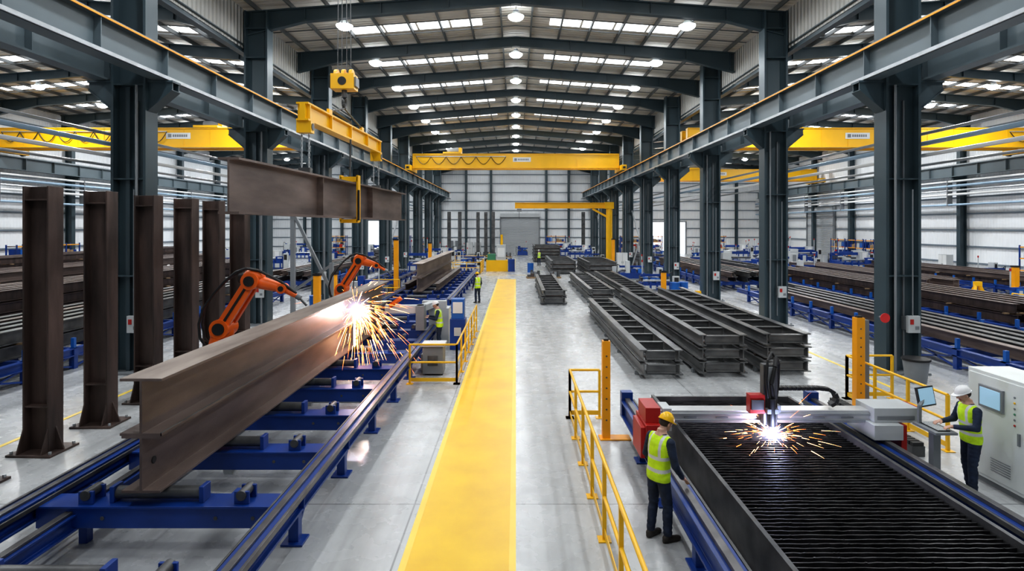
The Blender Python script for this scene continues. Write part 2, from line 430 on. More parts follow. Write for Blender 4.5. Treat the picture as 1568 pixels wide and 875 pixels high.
# ------------------------------------------------------------------ bridge cranes
def crane(x0,x1,y,z=9.9,label=None,loops=True,trolley=.5,loopx=None):
    b=MB()
    for dy in (-.75,.75):
        b.box(x0+.3,x1-.3,dy-.22,dy+.22,.42,1.75,'yellow'); b.box(x0+.3,x1-.3,dy-.3,dy+.3,1.75,1.82,'yellow'); b.box(x0+.3,x1-.3,dy-.3,dy+.3,.36,.42,'yellow')
        n=int((x1-x0)/2)
        for i in range(n+1):
            xx=x0+.4+(x1-x0-.8)*i/n; b.box(xx-.02,xx+.02,dy-.245,dy+.245,.42,1.75,'yellow')
    for x in (x0,x1):
        b.box(x-.25,x+.25,-2.0,2.0,.10,.62,'yellow')
        for yy in (-1.7,1.7): b.cyl((x-.12,yy,.2),(x+.12,yy,.2),.2,'mgrey',n=16)
        for yy in (-2.15,2.0): b.box(x-.12,x+.12,yy,yy+.15,.25,.45,'black')
    t=x0+(x1-x0)*trolley
    b.box(t-.9,t+.9,-1.1,1.1,1.83,2.0,'yellow'); b.cyl((t-.6,0,2.2),(t+.6,0,2.2),.3,'mgrey',n=16); b.box(t+.6,t+.9,-.4,.4,2.,2.5,'yellow')
    if label is not None:
        b.box(label-.9,label+.9,-1.0,-.97,1.0,1.45,'white')
        b.box(label-.75,label-.5,-1.01,-.99,1.1,1.35,'mgrey')
        for i in range(7): b.box(label-.4+i*.16,label-.29+i*.16,-1.01,-.99,1.14,1.32,'mgrey')
    if loops:
        la,lb=loopx if loopx else (x0+.5,x1-.5)
        n=int((lb-la)/1.3)
        for i in range(n):
            xa=la+(lb-la)*i/n; xb=la+(lb-la)*(i+1)/n
            pts=[(xa+(xb-xa)*k/8,-1.08,1.5-.75*math.sin(PI*k/8)) for k in range(9)]
            b.tube(pts,.03,'black',5)
        b.box(la,lb,-1.1,-1.06,1.50,1.56,'galv')
    return b.obj('overhead_bridge_crane',(0,y,z))
crane(-10.68,10.68,60,label=0.6,trolley=.2,loopx=(-10,-1))
crane(-38.75,-12.42,44.5,label=-25,trolley=.6,loopx=(-38,-25.8))
crane(12.42,38.75,44.5,label=25.3,trolley=.3,loopx=(36.5,38.4))
crane(12.42,38.75,76,label=26,trolley=.4,loops=False)

# ------------------------------------------------------------------ hoist + spreader + suspended beam
b=MB()
HX,HY=-5.72,19.6
for dx in (-.22,-.08,.08,.22): b.cyl((HX+dx,HY,9.55),(HX+dx*.9,HY,13.2),.014,'dsteel',n=6)
b.box(HX-.38,HX+.38,HY-.28,HY+.28,8.95,9.45,'yellow'); b.box(HX-.46,HX-.38,HY-.2,HY+.2,9.0,9.4,'black'); b.box(HX+.38,HX+.44,HY-.2,HY+.2,9.05,9.35,'mgrey')
for dx in (-.25,.0,.25): b.cyl((HX+dx-.05,HY,9.40),(HX+dx+.05,HY,9.40),.24,'yellow',n=18)
b.cyl((HX,HY-.3,9.2),(HX,HY-.27,9.2),.14,'black',n=16)
b.cyl((HX,HY,8.7),(HX,HY,8.95),.09,'dsteel')
pts=[(HX+.0,HY+.16*math.sin(t),8.52+.17*math.cos(t)) for t in [PI*k/8 for k in range(0,14)]]
b.tube(pts,.05,'dsteel')
b.box(HX-.5,HX+.5,HY-.35,HY+.35,13.15,13.5,'yellow')
b.ibeam((HX-3,HY,13.66),(HX+3,HY,13.66),.32,.3,.04,.03,'column')
b.obj('hoist_hook_block')
b=MB()
SA=V((-5.82,16.0,7.55)); SB=V((-5.5,23.4,7.55))
b.ibeam(SA,SB,.5,.34,.05,.16,'yellow')
for t in (0.02,.25,.5,.75,.98):
    p=SA.lerp(SB,t); b.box(p.x-.17,p.x+.17,p.y-.03,p.y+.03,7.32,7.78,'yellow')
for t in (.28,.72):
    p=SA.lerp(SB,t); b.box(p.x-.04,p.x+.04,p.y-.15,p.y+.15,7.8,8.0,'yellow')
    b.cyl((p.x,p.y,7.95),(HX,HY,8.34),.03,'dsteel')
for t in (.03,.97):
    p=SA.lerp(SB,t); b.box(p.x-.2,p.x+.2,p.y-.14,p.y+.14,6.98,7.3,'yellow')
    b.cyl((p.x-.22,p.y,7.15),(p.x+.22,p.y,7.15),.1,'dsteel')
    for dx in (-.1,.1):
        z=7.0; q=0
        while z>5.98:
            b.bar((p.x+dx,p.y,z),(p.x+dx,p.y,z-.075),.055 if q%2 else .02,.02 if q%2 else .055,'galv'); z-=.065; q+=1
    b.box(p.x-.16,p.x+.16,p.y-.1,p.y+.1,5.86,6.02,'dsteel')
b.obj('lifting_spreader_beam')
b=MB()
A=V((-6.02,12.3,5.26)); B=V((-5.08,26.,5.26))
b.ibeam(A,B,1.19,.46,.05,.04,'rust')
for t in (.33,.66):
    p=A.lerp(B,t); b.box(p.x-.2,p.x+.2,p.y-.012,p.y+.012,4.72,5.8,'rust')
b.obj('suspended_steel_girder')
b=MB()
p=A.lerp(B,.53)
for q in (-1,1):
    b.box(p.x+q*.28-.03,p.x+q*.28+.03,p.y-.14,p.y+.14,4.55,6.1,'yellow')
b.box(p.x-.28,p.x+.28,p.y-.14,p.y+.14,4.52,4.64,'yellow'); b.box(p.x-.28,p.x+.28,p.y-.14,p.y+.14,5.88,6.05,'yellow')
b.cyl((p.x,p.y,6.05),(p.x+.02,p.y,7.3),.03,'dsteel'); b.cyl((p.x+.34,p.y-.2,4.6),(p.x+.34,p.y-.2,5.6),.04,'black')
b.obj('beam_clamp')

# ------------------------------------------------------------------ beam rack conveyors
def rack(name,x0,x1,y0,y1,zt=.72,step=1.9,wide=True,roll=.85,ph=.0):
    b=MB()
    for x in (x0,x1):
        b.ibeam((x,y0,zt-.14),(x,y1,zt-.14),.28,.24,.035,.10,'blue')
        b.box(x-.045,x+.045,y0,y1,zt,zt+.035,'railsteel')
        q=1 if x==x1 else -1
        b.box(x+q*.15-.02,x+q*.15+.02,y0,y1,zt-.06,zt+.02,'railsteel'); b.box(x-q*.16-.015,x-q*.16+.015,y0,y1,zt-.08,zt-.02,'dsteel')
        y=y0+.4
        while y<y1:
            b.box(x-.07,x+.07,y-.07,y+.07,.03,zt-.27,'blue'); b.box(x-.15,x+.15,y-.15,y+.15,0,.03,'blue')
            b.bar((x,y+.05,.12),(x,y+.42,zt-.3),.05,.05,'blue')
            b.box(x-.13,x+.13,y-.012,y+.012,zt-.27,zt-.01,'blue'); y+=2.2
    if wide:
        b.ibeam((x0+.55,y0,.42),(x0+.55,y1,.42),.22,.2,.03,.08,'blue')
        b.box(x0+.50,x0+.60,y0,y1,.53,.57,'railsteel')
        y=y0+.4
        while y<y1: b.box(x0+.49,x0+.61,y-.06,y+.06,0,.32,'blue'); y+=2.2
    y=y0+ph
    i=0
    while y<y1-.2:
        b.box(x0+.1,x1-.1,y-.16,y+.16,.34,.62,'blue'); b.box(x0+.1,x1-.1,y-.2,y+.2,.62,.65,'blue')
        for xx in (x0+.75,x1-.62):
            b.box(xx-.1,xx+.1,y-.13,y-.09,.65,.82,'blue'); b.box(xx-.1,xx+.1,y+.09,y+.13,.65,.82,'blue')
            b.cyl((xx,y-.15,.77),(xx,y+.15,.77),.07,'dsteel',n=12)
        for xx in (x0+1.0,x1-.95,x1-.45):
            b.cyl((xx,y-.165,.48),(xx,y-.175,.48),.03,'dsteel',n=6)
        b.cyl((x0+1.1,y,roll-.09),(x1-1.2,y,roll-.09),.085,'dsteel',n=14)
        for xx in (x0+1.08,x1-1.18): b.box(xx-.03,xx+.03,y-.1,y+.1,.65,.87,'blue')
        if i%2==0:
            b.box(x1-.95,x1-.75,y+.2,y+.45,.4,.62,'blue'); b.cyl((x1-1.2,y+.32,.5),(x1-.95,y+.32,.5),.1,'mgrey',n=14)
        i+=1; y+=step
    for yy in (y0+2.0+ph,y0+5.8+ph,y0+9.6+ph):
        if yy<y1-1:
            b.cyl((x0+.6,yy,.28),(x1-.3,yy,.28),.045,'galv'); b.cyl((x0+1.6,yy,.28),(x0+1.75,yy,.28),.12,'lgrey',n=18)
            b.box(x0+.9,x1-.5,yy+.35,yy+.45,.2,.3,'blue')
    b.tube([(x1-.35+.05*math.sin(k*1.3),y0+(y1-y0)*k/30,.2+.05*math.sin(k*.8)) for k in range(31)],.018,'black',6)
    b.tube([(x0+.35+.04*math.sin(k*1.7),y0+(y1-y0)*k/30,.28+.04*math.sin(k*1.1)) for k in range(31)],.025,'black',6)
    return b.obj(name,bevel=.006)
rack('beam_conveyor_rack',-6.55,-3.08,3.4,26.5,ph=.85)
rack('beam_conveyor_rack',-6.75,-3.4,29.5,51,ph=1)
def bigbeam(name,x,y0,y1,W=.56,z0=.855,H=.76):
    b=MB()
    for i in range(2):
        zc=z0+H*(i+.5)
        b.ibeam((x,y0,zc),(x,y1,zc),H,W if i else W*.92,.035,.035,'rust')
    b.box(x-W/2,x+W/2,y0+.0,y1,z0+2*H,z0+2*H+.004,'rusttop')
    b.cyl((x+.01,y0+.25,z0+.35),(x+.03,y0+.25,z0+.35),.05,'black')
    b.bar((x+W*.48,y0,z0+H+.02),(x+W*.48,y1,z0+H+.02),.02,.05,'dsteel')
    return b.obj(name,bevel=.004)
bigbeam('stacked_steel_girder',-4.98,7.8,21.8)
bigbeam('stacked_steel_girder',-5.35,31.8,48.5)
b=MB()
for x in (-6.1,-4.4): b.ibeam((x,32.5,1.05),(x,46,1.05),.35,.3,.03,.02,'rustdark')
b.obj('steel_beam_pair')

b=MB()
w=.26;ht=5.18;dd=.18
b.box(-w,-w+.035,-dd,dd,.04,ht,'rustdark'); b.box(w-.035,w,-dd,dd,.04,ht,'rustdark'); b.box(-w+.035,w-.035,-.02,.02,.04,ht,'rustdark')
b.box(-.44,.44,-.36,.36,0,.045,'rustdark')
def gus(b,x,sgn):
    vs=[(x,-.015,.045),(x+sgn*.17,-.015,.045),(x,-.015,.5)]; vs+= [(p[0],.015,p[2]) for p in vs]
    b.add(vs,[(0,1,2),(5,4,3),(0,3,4,1),(1,4,5,2),(2,5,3,0)],'rustdark')
gus(b,w,1); gus(b,-w,-1)
for x in (-w+.02,w-.02):
    vs=[(x-.015,-dd,.045),(x-.015,-.34,.045),(x-.015,-dd,.5)]; vs+=[(p[0]+.03,p[1],p[2]) for p in vs]
    b.add(vs,[(0,1,2),(5,4,3),(0,3,4,1),(1,4,5,2),(2,5,3,0)],'rustdark')
for x in (-.38,.38):
    for y in (-.29,.29): b.cyl((x,y,.045),(x,y,.1),.03,'galv',n=6)
for z in (.9,4.9): b.box(-w+.035,w-.035,-dd+.01,dd-.01,z,z+.03,'rustdark')
cs=b.mesh('fabricated_column_section')
for i,y in enumerate((9.9,11.5,13.1,14.8,16.5,18.0,19.7)):
    put('fabricated_column_section',cs,(-9.25,y,0),random.uniform(-.05,.05),bevel=.004)

# ------------------------------------------------------------------ ladder frame stacks
def ladder(name,x0,x1,y0,y1,n,H=.33):
    b=MB(); z=.12
    for yy in np.arange(y0+.6,y1,3.):
        b.box(x0-.05,x1+.05,yy-.07,yy+.07,0,.12,'mgrey')
    for i in range(n):
        o=random.uniform(-.03,.03)
        for x in (x0+.11,x1-.11): b.ibeam((x+o,y0+o,z+H/2),(x+o,y1+o,z+H/2),H,.22,.03,.03,'frame')
        yy=y0+.1
        while yy<y1:
            b.ibeam((x0+.2+o,yy,z+H/2),(x1-.2+o,yy,z+H/2),H*.75,.16,.025,.03,'frame'); yy+=1.35
        z+=H
        if i<n-1:
            for yy in np.arange(y0+.7,y1,3.): b.box(x0,x1,yy-.05,yy+.05,z,z+.07,'rustdark')
            z+=.07
    return b.obj(name,bevel=.003)
ladder('ladder_frame_stack',3.58,4.82,16.9,29.2,2)
ladder('ladder_frame_stack',5.35,6.75,17.1,30.2,3)
ladder('ladder_frame_stack',7.3,8.7,17.3,30.6,3)
ladder('ladder_frame_stack',1.42,2.85,32.7,44,2)
ladder('ladder_frame_stack',4.15,5.6,33.3,46,2)
ladder('ladder_frame_stack',6.2,7.7,33.0,47,2)
ladder('ladder_frame_stack',3.2,5.6,54,64,3)
ladder('ladder_frame_stack',6.4,9.0,52,62,3)
ladder('ladder_frame_stack',2.2,5.5,72,80,5)

# ------------------------------------------------------------------ handrails / posts
def rail(b,a,c,h=1.1,gap=1.3,k='yrail',r=.028,last=True):
    a=V(a);c=V(c);L=(c-a).length;n=max(1,round(L/gap))
    for i in range(n+1):
        if i==n and not last: break
        p=a.lerp(c,i/n); b.bar(p,p+V((0,0,h)),.055,.055,k,up=(0,1,0)); b.box(p.x-.09,p.x+.09,p.y-.09,p.y+.09,0,.015,k)
    for z in (h,h*.55): b.cyl(a+V((0,0,z)),c+V((0,0,z)),r,k)
    b.bar(a+V((0,0,.12)),c+V((0,0,.12)),.012,.10,k)
b=MB(); rail(b,(1.24,4.3,0),(1.24,13.5,0)); rail(b,(1.24,13.5,0),(1.92,13.5,0),gap=.68); b.obj('yellow_handrail')
b=MB(); rail(b,(-2.96,16.4,0),(-1.65,16.4,0),gap=.9); rail(b,(-1.65,16.4,0),(-1.65,24.6,0),gap=1.4); b.obj('yellow_handrail')
b=MB(); rail(b,(8.45,11.5,0),(8.45,15.0,0),gap=1.2); rail(b,(8.45,15.0,0),(9.6,15.0,0)); b.obj('yellow_handrail')
def post(x,y,h,w=.16):
    b=MB(); b.box(x-w/2,x+w/2,y-w/2,y+w/2,.02,h,'ypost'); b.box(x-w*.3,x+w*.3,y-w*.3,y+w*.3,h,h+.04,'black')
    b.box(x-.14,x+.5,y-.15,y+.15,0,.025,'ypost')
    for z in np.arange(.4,h-.1,.22): b.cyl((x,y-w/2-.008,z),(x,y-w/2,z),.02,'dsteel',n=8)
    b.obj('light_curtain_post',bevel=.01)
post(1.87,12.2,2.03); post(8.28,14.2,2.2,.2)
b=MB(); b.box(8.56,8.66,14.4,14.55,.0,2.1,'mgrey'); b.box(8.52,8.70,14.37,14.58,0,.05,'mgrey'); b.obj('grey_sensor_post')

# ------------------------------------------------------------------ plasma cutting table
b=MB()
X0,X1,Y0,Y1=2.86,5.70,3.6,12.3
for x in (X0,X1): b.box(x-.03,x+.03,Y0,Y1,.28,.88 if x==X0 else .84,'dsteel')
for y in (Y0,Y1): b.box(X0,X1,y-.03,y+.03,.28,.84,'dsteel')
b.box(X0,X1,Y0,Y1,.25,.32,'bed')
y=Y0+.1
while y<Y1-.05:
    nseg=30; vs=[]
    for i in range(nseg+1):
        x=X0+.04+(X1-X0-.08)*i/nseg; dz=random.uniform(-.006,.003)
        vs+=[(x,y-.008,.45),(x,y+.008,.45),(x,y+.008,.76+dz),(x,y-.008,.76+dz)]
    fs=[]
    for i in range(nseg):
        for k in range(4): fs.append((i*4+k,i*4+(k+1)%4,(i+1)*4+(k+1)%4,(i+1)*4+k))
    b.add(vs,fs,'bed'); y+=.095
for x in np.arange(X0+.5,X1,.6): b.box(x-.01,x+.01,Y0,Y1,.40,.70,'bed')
for _ in range(420):
    x=random.uniform(X0+.1,X1-.1);y=Y0+.1+.095*random.randrange(3,88);r=random.uniform(.005,.014)
    b.sph((x,y,.757),(r*1.6,r*.8,r*.6),'bed' if random.random()<.6 else 'dsteel',5,3)
for x in np.arange(Y0+.6,Y1,1.6):
    for xx in (X0+.1,X1-.1): b.box(xx-.08,xx+.08,x-.08,x+.08,0,.28,'dsteel')
b.obj('plasma_cutting_bed')
for nm,xr,sd in (('l',2.38,1),('r',6.35,-1)):
    b=MB()
    b.ibeam((xr,3.6,.50),(xr,12.7,.50),.34,.26,.03,.12,'blue')
    b.box(xr-.05,xr+.05,3.6,12.7,.67,.73,'railsteel'); b.box(xr+sd*.16-.02,xr+sd*.16+.02,3.6,12.7,.60,.67,'dsteel')
    for y in np.arange(4.2,12.7,1.7): b.box(xr-.08,xr+.08,y-.08,y+.08,0,.33,'blue'); b.box(xr-.15,xr+.15,y-.15,y+.15,0,.03,'blue')
    b.box(xr-.12,xr+.12,12.55,12.75,.3,.85,'blue')
    b.obj('gantry_track_rail',bevel=.005)
b=MB()
b.box(7.55,7.8,11.2,14.2,.0,.20,'dsteel')
for y in np.arange(11.25,14.15,.12): b.box(7.57,7.78,y-.045,y+.045,.20,.27,'black')
b.obj('cable_chain_tray')
b=MB(); GY=10.45
b.box(2.45,6.95,GY-.14,GY+.14,.95,1.17,'alu'); b.box(2.45,6.95,GY-.17,GY-.14,1.08,1.13,'galv'); b.box(2.45,6.95,GY-.165,GY-.14,.98,1.02,'galv')
for x in (2.95,3.5,5.2,5.7): b.box(x,x+.22,GY-.155,GY-.14,1.035,1.06,'mgrey')
b.box(2.22,2.56,GY-.42,GY+.42,.74,1.0,'red'); b.box(2.24,2.50,GY-.30,GY+.30,1.0,1.26,'red'); b.box(2.56,2.72,GY-.2,GY+.2,.82,1.22,'lgrey')
b.box(2.14,2.22,GY-.38,GY+.30,.42,.95,'red')
for y in (GY-.3,GY+.3): b.cyl((2.28,y,.75),(2.5,y,.75),.05,'dsteel')
b.box(6.12,6.62,GY-.42,GY+.42,.74,1.0,'lgrey'); b.box(6.2,6.98,GY-.28,GY+.28,1.0,1.25,'lgrey'); b.box(6.62,6.72,GY-.36,GY+.36,.5,.98,'red')
b.box(6.25,6.9,GY-.295,GY-.28,1.05,1.12,'mgrey')
b.box(6.98,7.04,GY-.2,GY+.2,1.02,1.24,'red')
b.obj('cutting_gantry',bevel=.008)
b=MB(); tx=4.38
b.box(tx-.36,tx-.10,GY-.36,GY-.19,1.18,1.50,'red'); b.box(tx-.34,tx-.12,GY-.38,GY-.36,1.25,1.42,'dsteel')
b.box(tx-.12,tx+.12,GY-.34,GY-.19,.98,2.02,'dsteel'); b.box(tx-.05,tx+.05,GY-.37,GY-.34,1.0,1.98,'galv')
b.box(tx-.16,tx+.2,GY-.30,GY+.12,1.18,1.30,'mgrey')
b.cyl((tx,GY-.40,.98),(tx,GY-.40,1.45),.06,'black'); b.cyl((tx,GY-.40,.86),(tx,GY-.40,.98),.06,'galv',r2=.06); b.cyl((tx,GY-.40,.80),(tx,GY-.40,.86),.02,'galv',r2=.05)
b.box(tx-.1,tx+.1,GY-.45,GY-.33,1.2,1.28,'mgrey')
b.tube([(tx+.02,GY-.4,1.45),(tx-.02,GY-.42,1.7),(tx+.06,GY-.38,1.98),(tx+.13,GY-.25,2.12),(tx+.22,GY-.15,2.0),(tx+.25,GY-.05,1.6),(tx+.24,GY,1.35)],.035,'black')
b.tube([(tx-.06,GY-.38,1.45),(tx-.1,GY-.4,1.75),(tx-.05,GY-.34,2.08),(tx+.08,GY-.2,2.2),(tx+.20,GY-.1,2.05),(tx+.2,GY,1.4)],.022,'black')
cp=[(tx+.2,1.52),(tx+.6,1.52),(tx+1.0,1.52),(tx+1.18,1.50),(tx+1.29,1.43),(tx+1.33,1.34),(tx+1.29,1.26),(tx+1.2,1.21)]
for (xa,za),(xb,zb) in zip(cp[:-1],cp[1:]):
    n=max(1,int(math.hypot(xb-xa,zb-za)/.07))
    for i in range(n):
        t0,t1=i/n,(i+.85)/n
        b.bar((xa+(xb-xa)*t0,GY+.02,za+(zb-za)*t0),(xa+(xb-xa)*t1,GY+.02,za+(zb-za)*t1),.14,.06,'black')
b.obj('plasma_torch_carriage',bevel=.005)

b=MB(); KX,KY=.14,-.26
b.box(6.62+KX,6.98+KX,9.72+KY,10.28+KY,1.03,1.07,'mgrey')
b.box(6.70+KX,6.9+KX,9.78+KY,10.2+KY,1.07,1.085,'black')
for i in range(5):
    for j in range(10): b.box(6.715+KX+i*.036,6.742+KX+i*.036,9.80+KY+j*.039,9.83+KY+j*.039,1.085,1.092,'lgrey')
b.bar((6.70+KX,10.22+KY,1.05),(6.70+KX,10.22+KY,1.36),.05,.05,'mgrey')
b.bar((6.80+KX,10.0+KY,.0),(6.80+KX,10.0+KY,1.03),.12,.12,'mgrey',up=(0,1,0)); b.box(6.62+KX,6.98+KX,9.85+KY,10.15+KY,0,.04,'mgrey')
c=V((7.08,10.16,1.46))
mt=Matrix.Rotation(math.radians(22),3,'Z')@Matrix.Rotation(math.radians(-12),3,'X')
def rbox(b,c,mt,d,off,k):
    vs=[]
    for z in (-1,1):
        for (x,y) in ((-1,-1),(1,-1),(1,1),(-1,1)): vs.append(c+mt@(V((x*d[0]/2,y*d[1]/2,z*d[2]/2))+V(off)))
    b.add(vs,[(0,3,2,1),(4,5,6,7),(0,1,5,4),(1,2,6,5),(2,3,7,6),(3,0,4,7)],k)
rbox(b,c,mt,(.42,.04,.33),(0,0,0),'black'); rbox(b,c,mt,(.37,.01,.28),(0,-.022,0),'screen')
b.bar((6.70+KX,10.22+KY,1.35),(7.06,10.17,1.42),.05,.05,'mgrey')
b.obj('operator_console',bevel=.003)
b=MB()
b.box(8.02,8.75,7.2,10.42,.1,1.92,'cream'); b.box(8.06,8.7,7.24,10.38,0,.1,'mgrey')
for (y0,y1) in ((7.25,7.95),(8.05,9.15),(9.25,10.37)):
    b.box(8.0,8.02,y0,y1,.16,1.86,'cream'); b.box(7.97,8.0,y0+.06,y0+.10,.9,1.1,'mgrey')
b.box(7.96,8.0,9.62,10.12,1.32,1.70,'mgrey'); b.box(7.95,7.962,9.66,10.08,1.36,1.66,'screen')
for i in range(6): b.cyl((7.985,9.42,1.2+i*.09),(8.0,9.42,1.2+i*.09),.018,['red','mgrey','green','mgrey','yellow','mgrey'][i],n=10)
for y in (8.2,8.5,8.8): b.box(7.985,8.0,y,y+.2,1.5,1.6,'lgrey')
for y in (7.4,8.3,9.5):
    for i in range(6): b.box(7.99,8.0,y,y+.4,.3+i*.04,.315+i*.04,'mgrey')
b.cyl((8.0,8.6,1.25),(7.96,8.6,1.25),.03,'red',n=12)
b.obj('control_cabinet',bevel=.01)

# ------------------------------------------------------------------ robots
def robot():
    b=MB()
    b.box(-.45,.45,-.45,.45,0,.06,'mgrey'); b.box(-.3,.3,-.3,.3,.06,1.0,'mgrey'); b.cyl((0,0,1.0),(0,0,1.25),.34,'black',n=24)
    b.cyl((0,0,1.25),(0,0,1.5),.33,'orange',r2=.27,n=24)
    S=V((.05,0,1.72)); E=V((.80,0,2.92)); W=V((1.55,0,2.72)); Tp=V((1.9,0,2.52))
    b.sph((0,0,1.6),(.30,.27,.28),'orange',20,12); b.cyl(S+V((0,-.29,0)),S+V((0,.29,0)),.24,'orange',n=24); b.cyl(S+V((0,-.33,0)),S+V((0,-.28,0)),.15,'black',n=20)
    for q in (-.18,.18):
        b.bar(S+V((0,q,0)),E+V((0,q*.8,0)),.12,.29,'orange')
    b.bar(S.lerp(E,.2),S.lerp(E,.85),.28,.18,'orange'); b.bar(S.lerp(E,.1)+V((0,-.25,0)),S.lerp(E,.9)+V((0,-.21,0)),.03,.06,'black')
    b.cyl(E+V((0,-.25,0)),E+V((0,.25,0)),.22,'orange',n=24); b.cyl(E+V((0,-.30,0)),E+V((0,-.24,0)),.13,'black',n=20)
    b.cyl(E+V((-.34,0,.06)),E+V((.1,0,.06)),.14,'black',n=16)
    b.sph(E+V((.02,0,.1)),(.28,.23,.20),'orange',20,12)
    b.cyl(E,W,.19,'orange',r2=.115,n=20); b.cyl(W+V((0,-.14,0)),W+V((0,.14,0)),.125,'orange',n=20); b.cyl(W+V((0,-.16,0)),W+V((0,-.13,0)),.07,'black',n=16)
    b.cyl(W,Tp,.09,'orange',r2=.06,n=16); b.cyl(Tp,Tp+V((.1,0,-.06)),.07,'mgrey'); b.cyl(Tp+V((.08,0,-.05)),Tp+V((.26,0,-.24)),.03,'dsteel')
    b.tube([V((-.25,-.2,1.2)),V((-.42,-.27,1.5)),V((-.45,-.27,1.85)),V((-.33,-.27,2.25)),V((-.08,-.27,2.6)),V((.2,-.25,2.93)),V((.45,-.2,3.15)),V((.7,-.17,3.24)),V((1.0,-.14,3.18)),V((1.3,-.12,3.03)),W+V((0,-.1,.17)),Tp+V((0,0,.07))],.035,'black')
    b.tube([V((-.3,.1,1.15)),V((-.48,.07,1.45)),V((-.54,.05,1.8)),V((-.42,0,2.3)),V((-.2,0,2.6)),V((.1,0,2.9)),V((.5,0,3.18))],.03,'black')
    return b.mesh('welding_robot_arm')
rm=robot()
put('welding_robot_arm',rm,(-7.5,15.,.1)); put('welding_robot_arm',rm,(-7.55,25.4,0))
b=MB(); b.box(-8.1,-6.9,14.4,15.6,0,.1,'mgrey'); b.obj('robot_plinth')

b=MB()
b.box(-4.6,-3.25,20.6,20.95,1.35,1.62,'lgrey'); b.box(-3.25,-2.5,21.9,22.6,0,1.35,'lgrey'); b.box(-3.5,-3.2,20.5,21.05,.76,1.62,'mgrey'); b.box(-3.5,-2.6,21.9,22.2,1.35,1.62,'lgrey'); b.bar((-3.35,20.8,1.5),(-3.1,22,1.5),.25,.22,'lgrey')
b.cyl((-4.6,20.78,1.48),(-4.68,20.78,1.48),.12,'dsteel'); b.cyl((-4.4,20.5,1.62),(-4.0,20.5,1.9),.08,'orange')
b.obj('welding_boom_machine',bevel=.01)
b=MB()
b.box(-2.35,-1.8,20.9,21.5,0,1.1,'blue'); b.box(-2.3,-1.85,20.95,21.45,1.1,1.8,'lblue'); b.box(-2.25,-1.9,20.93,20.95,1.3,1.7,'white')
b.box(-2.2,-1.95,20.88,20.9,.5,.8,'lgrey'); b.obj('wire_feed_cabinet',bevel=.012)
b=MB()
b.box(-2.75,-2.15,17.3,17.9,.05,.86,'mgrey'); b.box(-2.8,-2.1,17.25,17.95,.86,.92,'lgrey'); b.box(-2.6,-2.3,17.28,17.3,.3,.6,'dsteel'); b.box(-2.9,-2.4,17.9,18.3,0,.5,'lgrey')
for x in (-2.7,-2.2): b.cyl((x,17.4,.06),(x+.04,17.4,.06),.06,'black')
b.obj('power_source_cart',bevel=.01)

# ------------------------------------------------------------------ sparks
def sparks(name,c,n,R,bias,core,flat=1.,seed=1,thick=.006,grav=.45,white=.1,glarem=None,fr=.5):
    rnd=random.Random(seed); b=MB()
    b.sph((0,0,0),core,'arc',16,10); c=V(c)
    for i in range(n):
        d=V((rnd.gauss(0,1),rnd.gauss(0,1),rnd.gauss(0,flat))).normalized()+V(bias)
        d.normalize(); sp=R*rnd.uniform(.3,1.0)**1.4
        u=rnd.random()
        t0=rnd.uniform(.0,.8) if u>white else rnd.uniform(0,.12); t1=t0+rnd.uniform(.06,.28)
        pts=[]
        for k in range(4):
            t=t0+(t1-t0)*k/3; pts.append(d*sp*t+V((0,0,-grav*R*t*t)))
        if any(p.z+c.z<.02 for p in pts): continue
        k='sparkw' if u<white else ('spark2' if u<white+.28 else 'spark'); th=thick*rnd.uniform(.4,1.2)
        for j in range(3): b.cyl(pts[j],pts[j+1],th*(1-.3*j),k,r2=th*(1-.3*(j+1)),n=3)
    o=b.obj(name,tuple(c))
    if glarem:
        b=MB(); b.sph((0,0,0),fr,glarem,20,12); g=b.obj('arc_glare_halo'); g.parent=o  # self-lit ball added round the arc as its glare
    return o
sparks('welding_sparks',(-4.60,16.9,2.02),520,2.5,(.55,-.1,-.22),.12,seed=3,thick=.0050,white=.12,grav=.36,glarem='glareW',fr=.62)
b=MB()
for k in range(10): b.sph((-4.64,16.9,1.92-.10*k),(.035,.05-.003*k,.08),'arcwarm',8,6)
b.obj('molten_weld_stream')
sparks('cutting_sparks',(4.38,10.05,.84),300,1.35,(.0,-.05,.10),.075,flat=.35,seed=5,thick=.0034,grav=.12,white=.25,glarem='glareC',fr=.36)
for nm,loc,p,col in (('welding_arc_light',(-4.25,16.8,2.05),60,(1,.84,.74)),('cutting_arc_light',(4.38,9.85,1.0),26,(.55,.62,1))):
    d=bpy.data.lights.new(nm,'POINT'); d.energy=p; d.color=col; d.shadow_soft_size=.08
    o=bpy.data.objects.new(nm,d); scene.collection.objects.link(o); o.location=loc

